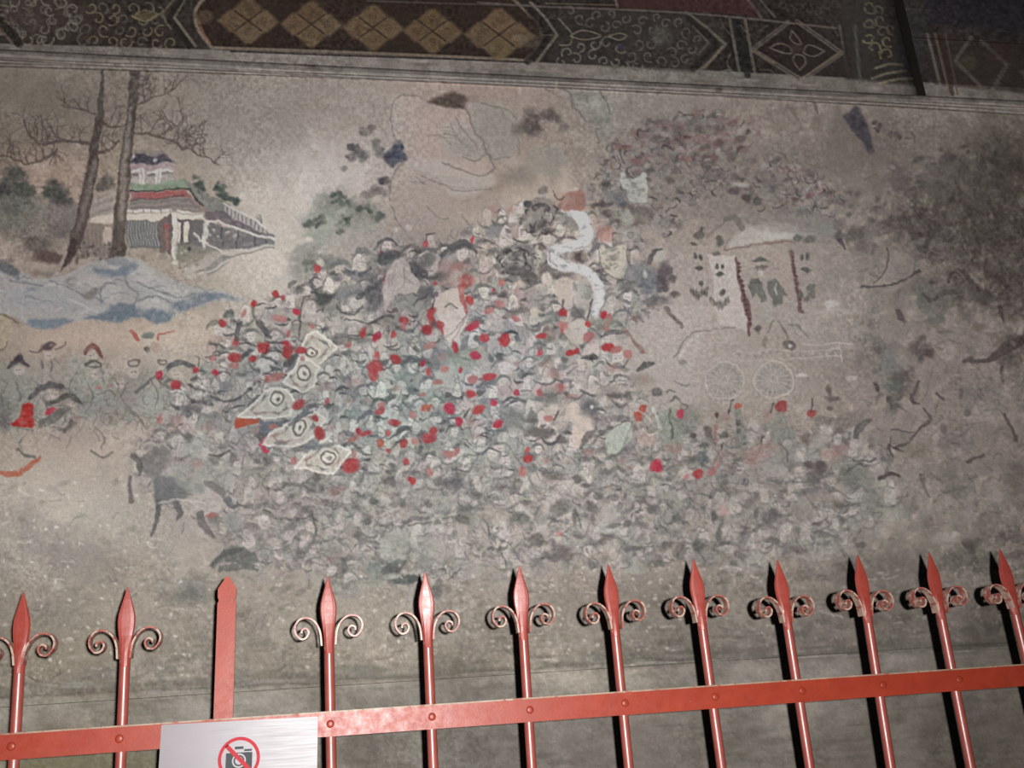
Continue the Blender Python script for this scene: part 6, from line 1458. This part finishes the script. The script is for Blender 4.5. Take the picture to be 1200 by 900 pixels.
tips = [(28, 694, 17, 880), (150, 688, 142, 880), (384, 676, 388, 880), (498, 671, 507, 880), (608, 664, 622, 880), (713, 661, 735, 880),
        (812, 655, 843, 880), (911, 656, 946, 880), (1005, 650, 1041, 880), (1088, 647, 1134, 880), (1172, 643, 1228, 880)]
ends = []
for (tx, ty, bx, by) in tips:
    a, b = on_plane(tx, ty, FENCE_Y), on_plane(bx, by, FENCE_Y)
    ends.append((a[0], a[2], (a[0] - b[0]) / (a[2] - b[2])))
for k in range(1, 8):
    ends.append((ends[10][0] + .128 * k, ends[10][1], 0.0))
    ends.append((ends[0][0] - .13 * k, ends[0][1], 0.0))
for k, (tx, tz, lean) in enumerate(ends):
    bar = link('fence_bar', bar_me, MAT_BAR)
    bar.location = (tx, FENCE_Y, tz); bar.rotation_euler = (0, math.atan(lean), 0)
    under(bar, fence)
    sp = link('spear_head', spear_me, MAT_SPEAR, bar)
    # hand-forged heads: each sits a little twisted and tipped on its bar
    tw = {3: (.10, -.085), 4: (.06, -.06), 2: (.02, .05), 0: (.01, -.1)}.get(k, (.015 * math.sin(k * 2.3), .05 * math.sin(k * 1.7)))
    R_ = Matrix.Rotation(tw[1], 3, 'Z') @ Matrix.Rotation(tw[0], 3, 'X')
    base_ = Vector((0, 0, -82 * P_))
    sp.location = base_ - R_ @ base_
    sp.rotation_euler = R_.to_euler()
    for s in (scroll_l, scroll_r):
        o = link('scroll', s, MAT_SCROLL, bar)
        o.rotation_euler = (0, rnd.uniform(-.03, .03), 0)

# flat post with chamfered point
a = on_plane(267, 675, FENCE_Y)
hw = 10.0 * P_
pf = [(-hw, -a[2]), (hw, -a[2]), (hw, -30 * P_), (hw * .86, -27 * P_), (hw * 1.0, -23 * P_), (hw * 1.0, -14 * P_), (1.6 * P_, -1.0 * P_), (-1.6 * P_, -1.0 * P_),
      (-hw * 1.0, -14 * P_), (-hw * 1.0, -23 * P_), (-hw * .86, -27 * P_), (-hw, -30 * P_)]
bm = bmesh.new()
fr = [bm.verts.new((x, -.0035, z)) for x, z in pf]
bk = [bm.verts.new((x, .0035, z)) for x, z in pf]
bm.faces.new(fr); bm.faces.new(bk[::-1])
for i in range(len(pf)):
    j = (i + 1) % len(pf)
    bm.faces.new((fr[j], fr[i], bk[i], bk[j]))
bmesh.ops.recalc_face_normals(bm, faces=bm.faces)
bmesh.ops.bevel(bm, geom=[e for e in bm.edges if abs(e.verts[0].co.y - e.verts[1].co.y) < 1e-6], offset=.0012, segments=2, affect='EDGES')
me = bpy.data.meshes.new('flat_post'); bm.to_mesh(me); bm.free()
post = link('flat_post', me, MAT_IRON); post.location = (a[0], FENCE_Y, a[2]); under(post, fence)

# rails: flat bars on the front of the uprights
RA, RB = on_plane(0, 875.5, FENCE_Y), on_plane(1200, 791, FENCE_Y)
slope = (RB[2] - RA[2]) / (RB[0] - RA[0])
xa, xb = RA[0] - 0.98, RB[0] + 0.98
ry = FENCE_Y - 6 * P_ - 0.0035
for nm, z0 in (('rail', RA[2] + slope * ((xa + xb) / 2 - RA[0])), ('rail', 0.16)):
    L = (xb - xa)
    rail = link(nm, box_mesh('rail', (-L / 2, -.0035, -12.8 * P_), (L / 2, .0035, 12.8 * P_), .001), MAT_IRON)
    rail.location = ((xa + xb) / 2, ry, z0); rail.rotation_euler = (0, -math.atan(slope), 0)
    under(rail, fence)
    link('pale_edge', box_mesh('pale_edge', (-L / 2, -.0040, 11.4 * P_), (L / 2, .0036, 13.0 * P_), .0002), MAT_PALE_EDGE, rail)  # pale strip along the top front edge of the rail
    for (tx, tz, lean) in ends:
        x = tx + lean * (z0 - tz)
        rv = link('rivet', rivet_me, MAT_IRON, rail)
        rv.location = (x - rail.location.x, -.0035, 0); rv.rotation_euler = (math.pi / 2, 0, 0)

# ================================================================== NO-PHOTOGRAPHY SIGN
s0, s1 = on_plane(189, 849.5, FENCE_Y - .018), on_plane(372.5, 839.5, FENCE_Y - .018)
SW = s1[0] - s0[0]
tilt = math.atan2(s1[2] - s0[2], SW)
sign = empty('no_photography_sign', (s0[0], ry - .0055, s0[2]))
sign.rotation_euler = (0, -tilt, 0)
tag(sign, 'brushed steel plate with red circle over a crossed-out camera hung on the fence rail', 'sign')
link('plate', box_mesh('plate', (0, -.0010, -.150), (SW, .0010, 0), .0004), MAT_STEEL, sign)
MAT_RED = flat_mat('sign_red', (0.26, 0.008, 0.016), 0.8)
MAT_INK = flat_mat('sign_dark_grey', (0.022, 0.027, 0.028), 0.8)
ic = on_plane(280, 889, FENCE_Y - .018)
dx, dz = ic[0] - s0[0], ic[2] - s0[2]
icx, icz = dx * math.cos(tilt) + dz * math.sin(tilt), -dx * math.sin(tilt) + dz * math.cos(tilt)
pm = (FENCE_Y - .018) / FENCE_Y * P_ * 1.0


def flat_shape(name, polys, mat, y):
    """flat print: shapes in icon pixels (y down) on the plate"""
    V, Fc = [], []
    for pl in polys:
        b = len(V)
        V += [(icx + x * pm, y, icz - z * pm) for x, z in pl]
        Fc.append(tuple(range(b, len(V))))
    me = bpy.data.meshes.new(name); me.from_pydata(V, [], Fc)
    bm = bmesh.new(); bm.from_mesh(me)
    ext = bmesh.ops.extrude_face_region(bm, geom=list(bm.faces))
    for v in [g for g in ext['geom'] if isinstance(g, bmesh.types.BMVert)]: v.co.y -= .0002
    bmesh.ops.recalc_face_normals(bm, faces=bm.faces)
    bm.to_mesh(me); bm.free()
    return link(name, me, mat, sign)


def arc_pts(r, a0, a1, n, cx=0, cy=0):
    return [(cx + r * math.cos(a0 + (a1 - a0) * k / n), cy + r * math.sin(a0 + (a1 - a0) * k / n)) for k in range(n + 1)]


# camera pictogram: body with a lens hole, flash hump, lens
Q = math.pi
body = []
for k in range(24):
    a0, a1 = 2 * Q * k / 24, 2 * Q * (k + 1) / 24

    def edge_pt(a):
        c, s = math.cos(a), math.sin(a)
        t = min(13.5 / abs(c) if abs(c) > 1e-6 else 1e9, (9.5 if s > 0 else 8.0) / abs(s) if abs(s) > 1e-6 else 1e9)
        return (c * t, 2 + s * t)
    i0, i1 = (7.2 * math.cos(a0), 2 + 7.2 * math.sin(a0)), (7.2 * math.cos(a1), 2 + 7.2 * math.sin(a1))
    body.append([edge_pt(a0), edge_pt(a1), i1, i0])
flat_shape('camera_body_print', body + [[(-4.5, -12), (4, -12), (4.5, -9.4), (-5, -9.4)], [(5, -9), (13, -9), (13, -7), (5, -7)]], MAT_INK, -.0011)
lens = []
for k in range(20):
    a0, a1 = 2 * Q * k / 20, 2 * Q * (k + 1) / 20
    lens.append([(5.6 * math.cos(a0), 2 + 5.6 * math.sin(a0)), (5.6 * math.cos(a1), 2 + 5.6 * math.sin(a1)),
                 (4.0 * math.cos(a1), 2 + 4.0 * math.sin(a1)), (4.0 * math.cos(a0), 2 + 4.0 * math.sin(a0))])
flat_shape('camera_lens_print', lens, MAT_INK, -.0011)
rg = []
for k in range(48):
    a0, a1 = 2 * Q * k / 48, 2 * Q * (k + 1) / 48
    rg.append([(21.6 * math.cos(a0), 21.6 * math.sin(a0)), (21.6 * math.cos(a1), 21.6 * math.sin(a1)),
               (18.2 * math.cos(a1), 18.2 * math.sin(a1)), (18.2 * math.cos(a0), 18.2 * math.sin(a0))])
flat_shape('red_ring_print', rg, MAT_RED, -.0014)
c45 = math.sqrt(.5)
flat_shape('red_slash_print', [[(-19 * c45 - 1.5, -19 * c45 + 1.5), (-19 * c45 + 1.5, -19 * c45 - 1.5), (19 * c45 + 1.5, 19 * c45 - 1.5), (19 * c45 - 1.5, 19 * c45 + 1.5)]], MAT_RED, -.0014)
